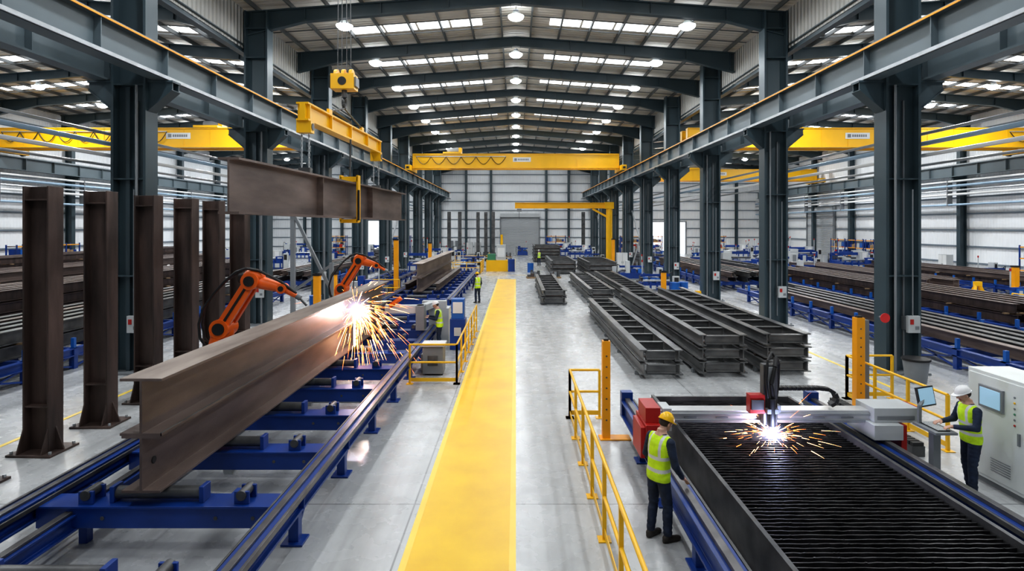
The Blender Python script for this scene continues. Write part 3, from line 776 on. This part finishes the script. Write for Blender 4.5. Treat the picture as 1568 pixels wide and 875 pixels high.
# ------------------------------------------------------------------ people
class Body:
    def __init__(s): s.mb=MB(); s.parts=[]
    def cap(s,a,c,ra,rb,lab,n=16):
        a=V(a);c=V(c); s.mb.sph(a,ra,'skin',n,10); s.mb.sph(c,rb,'skin',n,10)
        if (c-a).length>1e-4: s.mb.cyl(a,c,ra,'skin',r2=rb,n=n)
        s.parts.append((a,c,ra,rb,lab))
    def ell(s,c,r,lab,mat=None,n=20,m=14):
        s.mb.sph(c,r,'skin',n,m,mat); q=min(r); s.parts.append((V(c),V(c)+V((0,0,1e-4)),q,q,lab))
def hand(B,w,d,n,thumb,curl=.5,lab='hand'):
    w=V(w);d=V(d).normalized();n=V(n); n=(n-d*n.dot(d)).normalized(); s=d.cross(n)*thumb
    mat=Matrix((s,d,n)).transposed()
    B.ell(w+d*.05,(.042,.054,.018),lab,mat)
    B.cap(w,w+d*.03,.028,.03,lab)
    for i,(o,L) in enumerate(((.033,.070),(.011,.078),(-.012,.073),(-.034,.058))):
        r=w+d*.088+s*o
        a=curl; p1=r+(d*math.cos(a)+n*math.sin(a))*L*.5; a2=curl*2; p2=p1+(d*math.cos(a2)+n*math.sin(a2))*L*.5
        B.cap(r-d*.02,p1,.0100,.0095,lab,8); B.cap(p1,p2,.0095,.0085,lab,8)
    r=w+d*.03+s*.034; p1=r+(d*.6+s*.65+n*.25).normalized()*.038; p2=p1+(d*.9+s*.2+n*.3).normalized()*.032
    B.cap(r,p1,.014,.012,lab,8); B.cap(p1,p2,.012,.010,lab,8)
def person(name,loc,face,pose,helmet,voxel=.009):
    B=Body(); lean=pose.get('lean',0.)
    def L(p):
        p=V(p)
        if p.z>.92: t=p.z-.92; return V((p.x,p.y+math.sin(lean)*t,.92+math.cos(lean)*t))
        return p
    rings=[(.84,.155,.115),(.90,.180,.134),(.96,.178,.134),(1.06,.166,.128),(1.18,.174,.134),(1.30,.190,.140),(1.38,.190,.130),(1.435,.160,.108),(1.475,.100,.082),(1.52,.058,.062),(1.56,.052,.056)]
    n=28; vs=[];fs=[]
    cen=[]
    for z,rx,ry in rings:
        c=L((0,0,z)); cen.append(c)
        for i in range(n):
            a=2*PI*i/n; ca,sa=math.cos(a),math.sin(a)
            e=.85
            vs.append((c.x+rx*math.copysign(abs(ca)**e,ca),c.y+ry*math.copysign(abs(sa)**e,sa),c.z))
    for j in range(len(rings)-1):
        for i in range(n): fs.append((j*n+i,j*n+(i+1)%n,(j+1)*n+(i+1)%n,(j+1)*n+i))
    fs.append(tuple(range(n))[::-1]); fs.append(tuple((len(rings)-1)*n+i for i in range(n)))
    B.mb.add(vs,fs,'skin')
    for s in (-1,1):
        f=V(pose['feet'][0 if s<0 else 1])
        hip=V((s*.092,0,.90)); ank=V((f.x,f.y,.10)); kn=hip.lerp(ank,.5)+V((s*.008,.035,0))
        B.cap(hip,kn,.100,.070,'leg'); B.cap(kn,ank+V((0,0,.04)),.069,.063,'leg')
        B.cap(kn.lerp(ank,.25)+V((0,-.012,0)),kn.lerp(ank,.45)+V((0,-.012,0)),.067,.063,'leg')
        yaw=pose.get('toe',.15)*s; t=V((math.sin(yaw),math.cos(yaw),0)); q=Matrix.Rotation(-yaw,3,'Z')
        B.cap(ank,ank+V((0,0,.05)),.050,.054,'boot'); B.cap(V((ank.x,ank.y,.06))-t*.03,V((ank.x,ank.y,.035))+t*.13,.050,.038,'boot')
        B.ell(V((ank.x,ank.y,.032))+t*.145,(.048,.075,.040),'boot',q); B.ell(V((ank.x,ank.y,.03))-t*.035,(.040,.050,.04),'boot',q)
        B.ell(V((ank.x,ank.y,.014))+t*.06,(.046,.145,.016),'boot',q)
    for s in (-1,1):
        P=pose['arms'][0 if s<0 else 1]; sh=L((s*.195,-.005,1.405)); el=V(P[0]); wr=V(P[1])
        B.cap(L((s*.12,0,1.42)),sh,.062,.064,'arm')
        B.cap(sh,el,.065,.053,'arm'); B.cap(el,wr,.054,.038,'arm')
        d=V(P[2]) if len(P)>2 else (wr-el); nn=V(P[3]) if len(P)>3 else V((0,0,-1))
        hand(B,wr+(wr-el).normalized()*.015,d,nn,P[4] if len(P)>4 else 1,pose.get('curl',.45))
    neck=L((0,0.01,1.50)); pit=pose.get('pitch',0); yaw=pose.get('yaw',0)
    R=Matrix.Rotation(yaw,3,'Z')@Matrix.Rotation(-pit-lean*.5,3,'X')
    def Hh(p): return neck+R@(V(p))
    B.cap(neck-V((0,0,.03)),Hh((0,.0,.07)),.056,.052,'neck')
    B.ell(Hh((0,.015,.165)),(.074,.092,.098),'head',R)
    B.ell(Hh((0,.035,.105)),(.058,.070,.075),'head',R)
    B.cap(Hh((0,.085,.055)),Hh((0,.088,.06)),.022,.022,'head')
    B.cap(Hh((0,.112,.150)),Hh((0,.126,.115)),.010,.015,'head',10)
    for s in (-1,1):
        B.ell(Hh((s*.076,.008,.125)),(.010,.020,.032),'head',R,10,8)
        B.cap(Hh((s*.018,.102,.157)),Hh((s*.045,.092,.155)),.011,.010,'head',8)
    B.cap(Hh((-.022,.099,.082)),Hh((.022,.099,.082)),.010,.010,'lips',8)
    me=B.mb.mesh(name+'_raw'); tmp=bpy.data.objects.new('tmp',me); scene.collection.objects.link(tmp)
    m=tmp.modifiers.new('r','REMESH'); m.mode='VOXEL'; m.voxel_size=voxel; m.adaptivity=0
    m=tmp.modifiers.new('s','SMOOTH'); m.factor=.5; m.iterations=3
    dg=bpy.context.evaluated_depsgraph_get(); dg.update(); em=bpy.data.meshes.new_from_object(tmp.evaluated_get(dg))
    bpy.data.objects.remove(tmp)
    nv=len(em.vertices); co=np.empty(nv*3); em.vertices.foreach_get('co',co); co=co.reshape(-1,3)
    nf=len(em.polygons); fc=np.empty(nf*3); em.polygons.foreach_get('center',fc); fc=fc.reshape(-1,3)
    labs=['torso']+[p[4] for p in B.parts]
    cz=np.array([c.z for c in cen])
    def classify(P):
        D=np.empty((len(labs),len(P)))
        cy=np.interp(P[:,2],cz,[c.y for c in cen]); rx=np.interp(P[:,2],cz,[r[1] for r in rings]); ry=np.interp(P[:,2],cz,[r[2] for r in rings])
        q=np.sqrt((P[:,0]/rx)**2+((P[:,1]-cy)/ry)**2); D[0]=(q-1)*np.minimum(rx,ry)
        D[0][(P[:,2]<cz[0]-.01)|(P[:,2]>cz[-3])]=9
        for i,(a,c,ra,rb,lab) in enumerate(B.parts):
            a=np.array(a);c=np.array(c);ab=c-a; t=np.clip(((P-a)@ab)/max(ab@ab,1e-9),0,1)
            D[i+1]=np.linalg.norm(P-(a+t[:,None]*ab),axis=1)-(ra+(rb-ra)*t)
        return D
    D=classify(fc); best=D.argmin(0)
    mats=['hivis','reflect','navy','boot','skin','lip']; em.materials.clear()
    for k in mats: em.materials.append(M[k])
    lut={'torso':0,'leg':2,'boot':3,'arm':2,'hand':4,'neck':4,'head':4,'lips':5}
    idx=np.array([lut[labs[i]] for i in best]); z=fc[:,2]
    zt=.92+(z-.92)/max(math.cos(lean),.5)
    ax=np.abs(fc[:,0])
    armish=(idx==2)&(z>1.36)&(ax<.175); idx[armish]=0
    hipish=(idx==2)&(zt>.86)&(zt<.99)&(D[0]<.03); idx[hipish]=0
    tor=(idx==0)
    idx[tor&(zt<.86)]=2
    tor=(idx==0)
    idx[tor&(((zt>.985)&(zt<1.035))|((zt>1.155)&(zt<1.205)))]=1
    idx[tor&(ax>.085)&(ax<.125)&(zt>1.205)]=1
    idx[tor&(zt>1.485)]=2
    em.polygons.foreach_set('material_index',idx.astype(np.int32)); em.polygons.foreach_set('use_smooth',[True]*nf)
    Dv=classify(co); lv=[labs[i] for i in Dv.argmin(0)]
    nrm=np.empty(nv*3); em.vertices.foreach_get('normal',nrm); nrm=nrm.reshape(-1,3)
    for i in range(nv):
        l=lv[i]
        if l in ('leg','arm','torso'):
            p=co[i]; f=noise.noise(V((p[0]*9,p[1]*9,p[2]*(24 if l!='torso' else 14))))
            kz=1.0
            if l=='leg': kz=1.0+1.2*math.exp(-((p[2]-.5)/.09)**2)+1.4*math.exp(-((p[2]-.17)/.08)**2)
            co[i]+=nrm[i]*f*(.0045 if l=='torso' else .0055)*kz
    co[:,2]=np.maximum(co[:,2],0.004)
    em.vertices.foreach_set('co',co.ravel()); em.update()
    root=bpy.data.objects.new(name,None); scene.collection.objects.link(root); root.location=loc; root.rotation_euler=(0,0,face)
    put('body',em,parent=root)
    b=MB(); cH=V((0,.012,.185)); vs=[];fs=[];n=28;m=8
    for j in range(m+1):
        t=PI/2*j/m
        for i in range(n):
            a=2*PI*i/n; rr=math.cos(t)
            p=V((.098*rr*math.cos(a),.122*rr*math.sin(a),.105*math.sin(t)))+cH
            if abs(p.x)<.018 and j>0: p.z+=.008
            vs.append(Hh(p))
    for j in range(m):
        for i in range(n): fs.append((j*n+i,j*n+(i+1)%n,(j+1)*n+(i+1)%n,(j+1)*n+i))
    b.add(vs,fs,helmet)
    vs=[];fs=[]
    for zz in (.0,-.012):
        for rad in (.95,1.):
            for i in range(n):
                a=2*PI*i/n; ex=.008+(.050*max(0,math.sin(a))**2 if math.sin(a)>0 else .002)
                rx_=.096 if rad<1 else .098+ex*.6; ry_=.118 if rad<1 else .122+ex
                vs.append(Hh(cH+V((rx_*math.cos(a),ry_*math.sin(a),zz-(.010*max(0,math.sin(a)) if rad==1 else 0)))))
    for i in range(n):
        j=(i+1)%n; fs+=[(i,j,n+j,n+i),(2*n+i,3*n+i,3*n+j,2*n+j),(n+i,n+j,3*n+j,3*n+i),(i,2*n+i,2*n+j,j)]
    b.add(vs,fs,helmet)
    o=b.obj('helmet'); o.parent=root
    b=MB()
    for s in (-1,1): b.sph(Hh((s*.031,.098,.140)),(.010,.007,.0065),'white',10,6,R); b.sph(Hh((s*.031,.104,.140)),(.0045,.004,.0045),'eye',8,6,R)
    b.obj('eyes').parent=root
    b=MB(); b.sph(Hh((0,-.012,.150)),(.079,.088,.075),'hair',20,12,R); b.obj('hair').parent=root
    return root
fA=math.atan2(.50,.86)-PI/2
person('worker_in_yellow_helmet',(2.0,8.25,0),fA,dict(feet=((-.12,-.03),(.12,.06)),lean=.10,pitch=.38,yaw=-.05,toe=.12,curl=.25,
    arms=(((-.27,.02,1.13),(-.20,.22,.93),(.25,.75,-.45),(0,-.3,-1),-1),((.27,.05,1.12),(.20,.25,.90),(-.0,.7,-.55),(0,-.3,-1),1))),'helY',.008)
fB=math.atan2(.06,-1.)-PI/2
person('worker_in_white_helmet',(7.50,9.68,0),fB,dict(feet=((-.11,.04),(.11,-.05)),lean=.08,pitch=.30,yaw=-.1,toe=.15,curl=.5,
    arms=(((-.27,.10,1.15),(-.15,.36,1.14),(.1,1,-.05),(0,0,-1),-1),((.27,.10,1.15),(.15,.36,1.14),(-.1,1,-.05),(0,0,-1),1))),'helW',.008)
fC=math.atan2(-.1,-1.)-PI/2
person('welder_in_white_helmet',(-2.70,20.8,0),fC,dict(feet=((-.12,.0),(.12,.0)),lean=.12,pitch=.25,toe=.15,curl=.5,
    arms=(((-.28,.12,1.15),(-.2,.36,1.20),),((.28,.12,1.15),(.2,.36,1.2),))),'helW',.012)
PD=dict(feet=((-.12,.0),(.12,.0)),lean=.03,pitch=.1,toe=.15,curl=.5,
    arms=(((-.26,.02,1.13),(-.25,.12,.88)),((.26,.02,1.13),(.25,.12,.88))))
person('worker_in_yellow_helmet',(-2.2,33.8,0),math.pi*.2,PD,'helY',.016)
for (x,y,f,h) in ((29.8,48,1.2,'helW'),(23.4,54,2.5,'helY'),(-23.7,40,-1.2,'helW'),(2.6,66,.4,'helW')):
    person('worker_in_white_helmet' if h=='helW' else 'worker_in_yellow_helmet',(x,y,0),f,PD,h,.02)

# ------------------------------------------------------------------ jib crane
b=MB()
b.cyl((10.0,63,0),(10.0,63,6.9),.34,'yellow',n=20); b.cyl((10.0,63,0),(10.0,63,.15),.8,'mgrey',n=20)
b.ibeam((10.3,63,6.65),(-.1,63,6.65),.62,.35,.06,.05,'yellow'); b.bar((10,63,5.3),(8.2,63,6.3),.2,.2,'yellow')
b.box(.1,.6,62.8,63.2,6.0,6.3,'mgrey'); b.cyl((.35,63,6.0),(.35,63,5.2),.02,'dsteel'); b.box(9.5,10.45,62.6,63.4,6.3,7.0,'yellow')
b.obj('jib_crane')

# ------------------------------------------------------------------ side aisle storage
def storage(x0,x1,y0,y1,n,seed,mat='rustdark',layers=2,H=.32):
    rnd=random.Random(seed); b=MB()
    y=y0+.8
    for x in (x0,x1): b.ibeam((x,y0,.52),(x,y1,.52),.24,.2,.03,.08,'blue')
    while y<y1:
        b.box(x0-.1,x1+.1,y-.1,y+.1,.40,.64,'blue')
        for x in (x0,x1,(x0+x1)/2): b.box(x-.08,x+.08,y-.08,y+.08,0,.4,'blue')
        for x in (x0,x1): b.box(x-.05,x+.05,y-.05,y+.05,.64,.95,'lblue')
        if y+1.8<y1:
            for x in (x0,x1):
                b.bar((x,y,.05),(x,y+1.8,.42),.05,.05,'blue'); b.bar((x,y,.42),(x,y+1.8,.05),.05,.05,'blue')
        y+=1.8
    z=.64
    for l in range(layers):
        for i in range(n):
            x=x0+.35+(x1-x0-.7)*(i+.5)/n; a=y0+rnd.uniform(-.3,1.6); c=y1-rnd.uniform(0,3)
            b.ibeam((x,a,z+H/2),(x,c,z+H/2),H,.28,.03,.025,mat if rnd.random()<.7 else 'rust')
        z+=H
        if l<layers-1:
            for yy in np.arange(y0+1.8,y1-3,3.): b.box(x0+.3,x1-.3,yy-.05,yy+.05,z,z+.05,'wood')
            z+=.05
    return b.obj('beam_storage_rack')
storage(13.6,17.2,15.5,36,5,1,'dsteel',1)
storage(13.8,17.4,39.5,62,5,11,'dsteel',2)
storage(18.6,22.2,21.,46,5,2,'rustdark',2,H=.36)
storage(24.6,28.6,36,56,5,3,'rust',1,H=.5)
storage(31,35,30,54,5,4,'rustdark',2)
storage(-17.4,-13.7,12.,36,5,5,'dsteel',2,H=.38)
storage(-17.4,-13.7,39.5,62,5,15,'dsteel',2)
storage(-22.4,-19,16,46,5,6,'rustdark',3,H=.4)
storage(-29,-25,24,52,6,7,'rustdark',3,H=.45)
storage(-36,-32,30,60,6,8,'rustdark',4,H=.4)
ladder('ladder_frame_stack',18.7,20.2,48,58,3); ladder('ladder_frame_stack',14.2,16.5,66,74,3); ladder('ladder_frame_stack',-16.5,-14.2,68,78,4)
rack('beam_conveyor_rack',-10.2,-8.4,40,50,wide=False,ph=.5)

def machine(seed,w,d,h):
    rnd=random.Random(seed); b=MB()
    b.box(-w/2,w/2,-d/2,d/2,0,.12,'mgrey'); b.box(-w/2+.1,w/2-.1,-d/2+.1,d/2-.1,.12,h*.36,'blue')
    b.box(-w/2+.15,w/2-.15,-d/2+.05,-d/2+.1,h*.10,h*.26,'lgrey')
    for i in range(4):
        x=-w/2+w*(.1+.8*rnd.random()); ww=rnd.uniform(.12,.28)*w/2; hh=rnd.uniform(.5,1)*h; yy=rnd.uniform(-d*.25,d*.25)
        b.box(max(-w/2,x-ww),min(w/2,x+ww),yy-d*.2,yy+d*.2,h*.36,hh,rnd.choice(['blue','blue','mgrey','lgrey','lblue','lblue']))
        b.box(x-ww*.5,x+ww*.5,yy-d*.2-.03,yy-d*.2,h*.45,hh-.1,rnd.choice(['lgrey','black','white','mgrey']))
    b.box(-w/2+.1,w/2-.1,-.08,.08,h*.62,h*.72,'blue')
    b.cyl((-w/2+.2,-d*.3,h*.45),(w/2-.2,-d*.3,h*.45),.09,'galv'); b.cyl((-w/2+.2,d*.3,h*.5),(w/2-.2,d*.3,h*.5),.07,'dsteel')
    for i in range(5):
        x=-w/2+w*(i+.5)/5; b.box(x-.06,x+.06,-d/2-.02,-d/2+.1,.12,h*.42,'blue')
        b.cyl((x,-d*.3-.12,h*.40),(x,-d*.3+.12,h*.40),.06,'mgrey')
    b.tube([(w/2-.2,0,h*.7),(w/2+.1,.1,h*.8),(w/2+.15,.2,h*.4),(w/2,.2,.15)],.03,'black',6)
    b.cyl((-w/2+.3,d*.2,h*.7),(-w/2+.3,d*.2,h+.35),.035,'lgrey'); b.cyl((-w/2+.3,d*.2,h+.35),(-w/2+.3,d*.2,h+.5),.05,'red')
    b.box(w/2,w/2+.4,-d/2,-d/2+.35,.1,h*.65,'lgrey'); b.box(w/2+.05,w/2+.35,-d/2-.02,-d/2,h*.4,h*.6,'black')
    return b.mesh('blue_machine_tool')
mms=[machine(1,2.6,1.5,1.9),machine(2,3.2,1.7,2.6),machine(3,1.7,1.2,1.7),machine(9,2.2,1.4,1.6)]
pos=[(23.6,66,0),(26.6,62,1),(19.4,62,3),(31,64,1),(30,70,0),(34,60,1),(36,66,2),(35,72,1),(24,76,0),(18,80,1),(30,80,1),(22,71,2),(20,86,0),(27,86,3),(34,84,0),(37.0,34,2),(37.2,46,3),(37,56,2),
     (24.2,49.5,3),(33,57.4,1),(28.5,59,0),(22.2,59.6,1),(16,63.9,3),(26.5,30.6,2),(30,27.5,3),(34.5,26.5,0),(19.5,76.5,2),(34.5,77,1),
     (-20,64,0),(-25,60,1),(-31,66,1),(-24,72,0),(-35,70,1),(-19,80,1),(-29,80,0),(-22,88,0),(-33,88,1),(-27.5,56,3),(-8.7,56,1),(-8.3,62,0),(-9.0,68,1),(-8.7,75,0),(-8,82,3),(9.0,70.5,3),(8.4,78,1),(-8.6,34.8,2),(-4.6,57,2),(-4.5,64,3),(1.0,88,2),(6.5,86,1),(9.4,82.5,0),(-37.3,26,0),(-12.6,64.5,2),(9.5,40.2,3),(9.6,48.8,3)]
for i,(x,y,k) in enumerate(pos):
    put('blue_machine_tool',mms[k],(x,y,0),0 if i%3 else PI)
b=MB(); b.box(-.5,.5,-.3,.3,0,.08,'mgrey'); b.box(-.5,.5,-.3,.3,.08,1.9,'lgrey'); b.box(-.48,-.02,-.32,-.3,.12,1.86,'white'); b.box(.02,.48,-.32,-.3,.12,1.86,'white'); b.box(-.08,-.05,-.34,-.32,.9,1.1,'mgrey'); b.box(.05,.08,-.34,-.32,.9,1.1,'mgrey')
lc=b.mesh('electrical_locker')
for (x,y,r) in ((10.1,56,0),(38.4,38,-PI/2),(38.4,39.3,-PI/2),(38.4,52.5,-PI/2),(-38.4,39,PI/2),(-38.4,56,PI/2),(-6,92,0),(-7.2,92,0),(8,92,0),(-38.4,64,PI/2),(14,92,0),(16,92,0),(-15,92,0)):
    put('electrical_locker',lc,(x,y,0),r)
# shelving bays with bins
b=MB()
for x in (-1.5,0,1.5):
    for y in (-.4,.4): b.box(x-.04,x+.04,y-.04,y+.04,0,3.0,'blue')
rs=random.Random(4)
for z in (.25,1.15,2.05,2.9):
    b.box(-1.5,1.5,-.42,-.38,z-.08,z,'ypost'); b.box(-1.5,1.5,.38,.42,z-.08,z,'ypost'); b.box(-1.5,1.5,-.4,.4,z-.02,z,'mgrey')
    if z<2.8:
        x=-1.4
        while x<1.2:
            w_=rs.uniform(.25,.5); b.box(x,x+w_,-.33,.3,z,z+rs.uniform(.25,.65),rs.choice(['lblue','dsteel','lgrey','wood','red','mgrey','blue'])); x+=w_+.06
sh=b.mesh('storage_shelving')
for (x,y,r) in ((38.2,62,PI/2),(38.2,65.4,PI/2),(38.2,42.6,PI/2),(38.2,69,PI/2),(12.9,76.5,PI/2),(17.5,90,0),(20.9,90,0),(30.5,90,0),(6.2,91.5,0),(-38.2,46,PI/2),(-38.2,49.4,PI/2),(-38.2,34,PI/2),(-12.9,79,PI/2),(-18,92,0),(-28,92,0)):
    put('storage_shelving',sh,(x,y,0),r)
b=MB()
for i in range(7): b.box(-.6+i*.185,-.6+i*.185+.10,-.5,.5,.12,.145,'wood')
for y in (-.45,0,.45): b.box(-.6,.6,y-.05,y+.05,.0,.12,'wood')
for i in range(4):
    for j in range(3): b.box(-.52+i*.27,-.30+i*.27,-.42+j*.29,-.18+j*.29,.145,.3+.12*((i*j+i)%4),['dsteel','rustdark','mgrey'][(i+j)%3])
pl=b.mesh('loaded_pallet')
for (x,y) in ((9.6,33.2),(9.7,44.6),(1.5,50),(3.2,50.2),(7.5,66),(-8.5,38.4),(-9.3,31.3),(23.5,33.8),(24.0,57.3),(30,57),(13,80),(-24,20),(-1.0,70),(-1.2,84),(36.5,29),(12.9,63.8),(-30.5,22)):
    put('loaded_pallet',pl,(x,y,0),random.uniform(-.1,.1))
b=MB(); b.cyl((0,0,0),(0,0,.88),.29,'lblue',n=20)
for z in (.0,.29,.58,.86): b.cyl((0,0,z),(0,0,z+.03),.305,'lblue',n=20)
b.cyl((.12,0,.89),(.12,0,.91),.04,'mgrey')
dr=b.mesh('steel_drum')
for (x,y) in ((10.0,36.9),(10.6,37.2),(-10.2,29.9),(23.2,36),(38,29),(38,29.8),(1.4,56.4)): put('steel_drum',dr,(x,y,0))
def aframe(x,y,s=1.):
    b=MB()
    for q in (-1,1):
        b.bar((q*.45*s,-.3*s,.03),(q*.1*s,0,1.1*s),.14,.14,'yellow'); b.bar((q*.45*s,.3*s,.03),(q*.1*s,0,1.1*s),.14,.14,'yellow')
    b.box(-.55*s,.55*s,-.4*s,.4*s,0,.08,'yellow'); b.box(-.18*s,.18*s,-.12*s,.12*s,1.0*s,1.25*s,'yellow'); b.box(-.3*s,.3*s,-.05,.05,.45*s,.6*s,'yellow')
    b.obj('yellow_beam_stand',(x,y,0))
aframe(26.4,33.6,1.0); aframe(-8.0,29.4,1.); aframe(9.6,31.,.8)
b=MB(); rail(b,(24.5,27,0),(26.8,27,0)); rail(b,(24.5,27,0),(24.5,29,0)); b.obj('yellow_handrail')
b=MB(); rail(b,(-7.0,54,0),(-3.3,54,0),gap=1.1); rail(b,(-3.3,54,0),(-3.3,60,0)); rail(b,(-7.0,54,0),(-7.0,60,0)); b.obj('yellow_handrail')
b=MB(); rail(b,(-9.6,36.4,0),(-7.2,36.4,0),gap=1.1); b.obj('yellow_handrail')
b=MB(); rail(b,(-6.8,66,0),(-3.3,66,0),gap=1.1); rail(b,(-3.3,66,0),(-3.3,74,0)); b.obj('yellow_handrail')
for (x,y,h) in ((-9.3,27.5,2.2),(-7.8,38.3,3.6),(-7.6,52,3.),(9.3,37,1.6),(9.6,58,3.2),(-10.2,33,1.8),(30.6,36,2.)):
    b=MB(); b.box(x-.14,x+.14,y-.14,y+.14,0,h,'ypost'); b.box(x-.3,x+.3,y-.3,y+.3,0,.04,'ypost'); b.box(x-.17,x+.17,y-.17,y+.17,h-.1,h,'black'); b.obj('yellow_guard_post')
b=MB(); b.box(-2.9,-.8,57.4,58.8,0,1.1,'yellow'); b.box(-1.9,-1.0,57.5,58.5,1.1,2.6,'lgrey'); b.box(-1.8,-1.1,57.45,57.5,1.4,2.3,'white'); b.box(-2.8,-2.0,57.5,58.4,1.1,1.7,'green'); b.cyl((-1.4,58,2.6),(-1.4,58,3.6),.12,'yellow'); b.box(-.75,-.1,57.2,57.9,0,1.2,'blue')
b.obj('end_of_line_machine')
b=MB(); b.ibeam((0,0,.05),(0,0,6.6),.5,.5,.05,.05,'dsteel',up=(0,1,0)); b.box(-.5,.5,-.5,.5,0,.06,'dsteel'); b.box(-.4,.4,-.03,.03,.06,.5,'dsteel')
tp=b.mesh('standing_steel_post')
for (x,y) in ((-10.,88),(-8.4,88),(-5.8,90),(-4.6,90),(-3.4,88),(10.2,89),(12.9,84)): put('standing_steel_post',tp,(x,y,0))
for s in (1,-1):
    for i,y in enumerate(COLY[3:9]):
        b=MB(); x=s*11.55
        b.box(x+.05,x+.40,y-.44,y-.33,1.25,1.75,'lgrey'); b.box(x+.1,x+.2,y-.455,y-.44,1.5,1.65,'red'); b.box(x+.25,x+.36,y-.455,y-.44,1.35,1.45,'mgrey')
        b.cyl((x+.22,y-.37,1.75),(x+.22,y-.37,5.5),.02,'mgrey',n=6); b.box(x+.1,x+.34,y-.36,y-.03,1.3,1.7,'mgrey')
        b.obj('switch_box')
b=MB(); b.cyl((10.80,17.2,1.72),(10.80,17.18,1.72),.14,'signred',n=20); b.box(10.78,10.82,17.2,17.49,1.70,1.74,'mgrey'); b.box(10.78,11.04,17.46,17.5,1.70,1.74,'mgrey'); b.obj('round_red_sign')
b=MB(); b.cyl((11.3,16.6,0),(11.3,16.6,.62),.26,'mgrey',r2=.33,n=20); b.cyl((11.3,16.6,.62),(11.3,16.6,.68),.36,'black',n=20); b.obj('waste_bin')

# ------------------------------------------------------------------ world, camera
w=bpy.data.worlds.new('world'); scene.world=w; w.use_nodes=True
bg=w.node_tree.nodes['Background']; bg.inputs[0].default_value=(.92,.96,1,1); bg.inputs[1].default_value=1.6
cam=bpy.data.cameras.new('camera'); cam.sensor_width=36; cam.lens=20.66; cam.shift_x=-.0038; cam.shift_y=-.0577; cam.clip_end=300
co=bpy.data.objects.new('camera',cam); scene.collection.objects.link(co); co.location=(0,0,4.4); co.rotation_euler=(PI/2,0,0)
scene.camera=co
try: scene.view_settings.view_transform='Standard'
except Exception as e: print(e)
for lk in ('Medium High Contrast','Standard - Medium High Contrast'):
    try: scene.view_settings.look=lk; break
    except Exception as e: print(e)
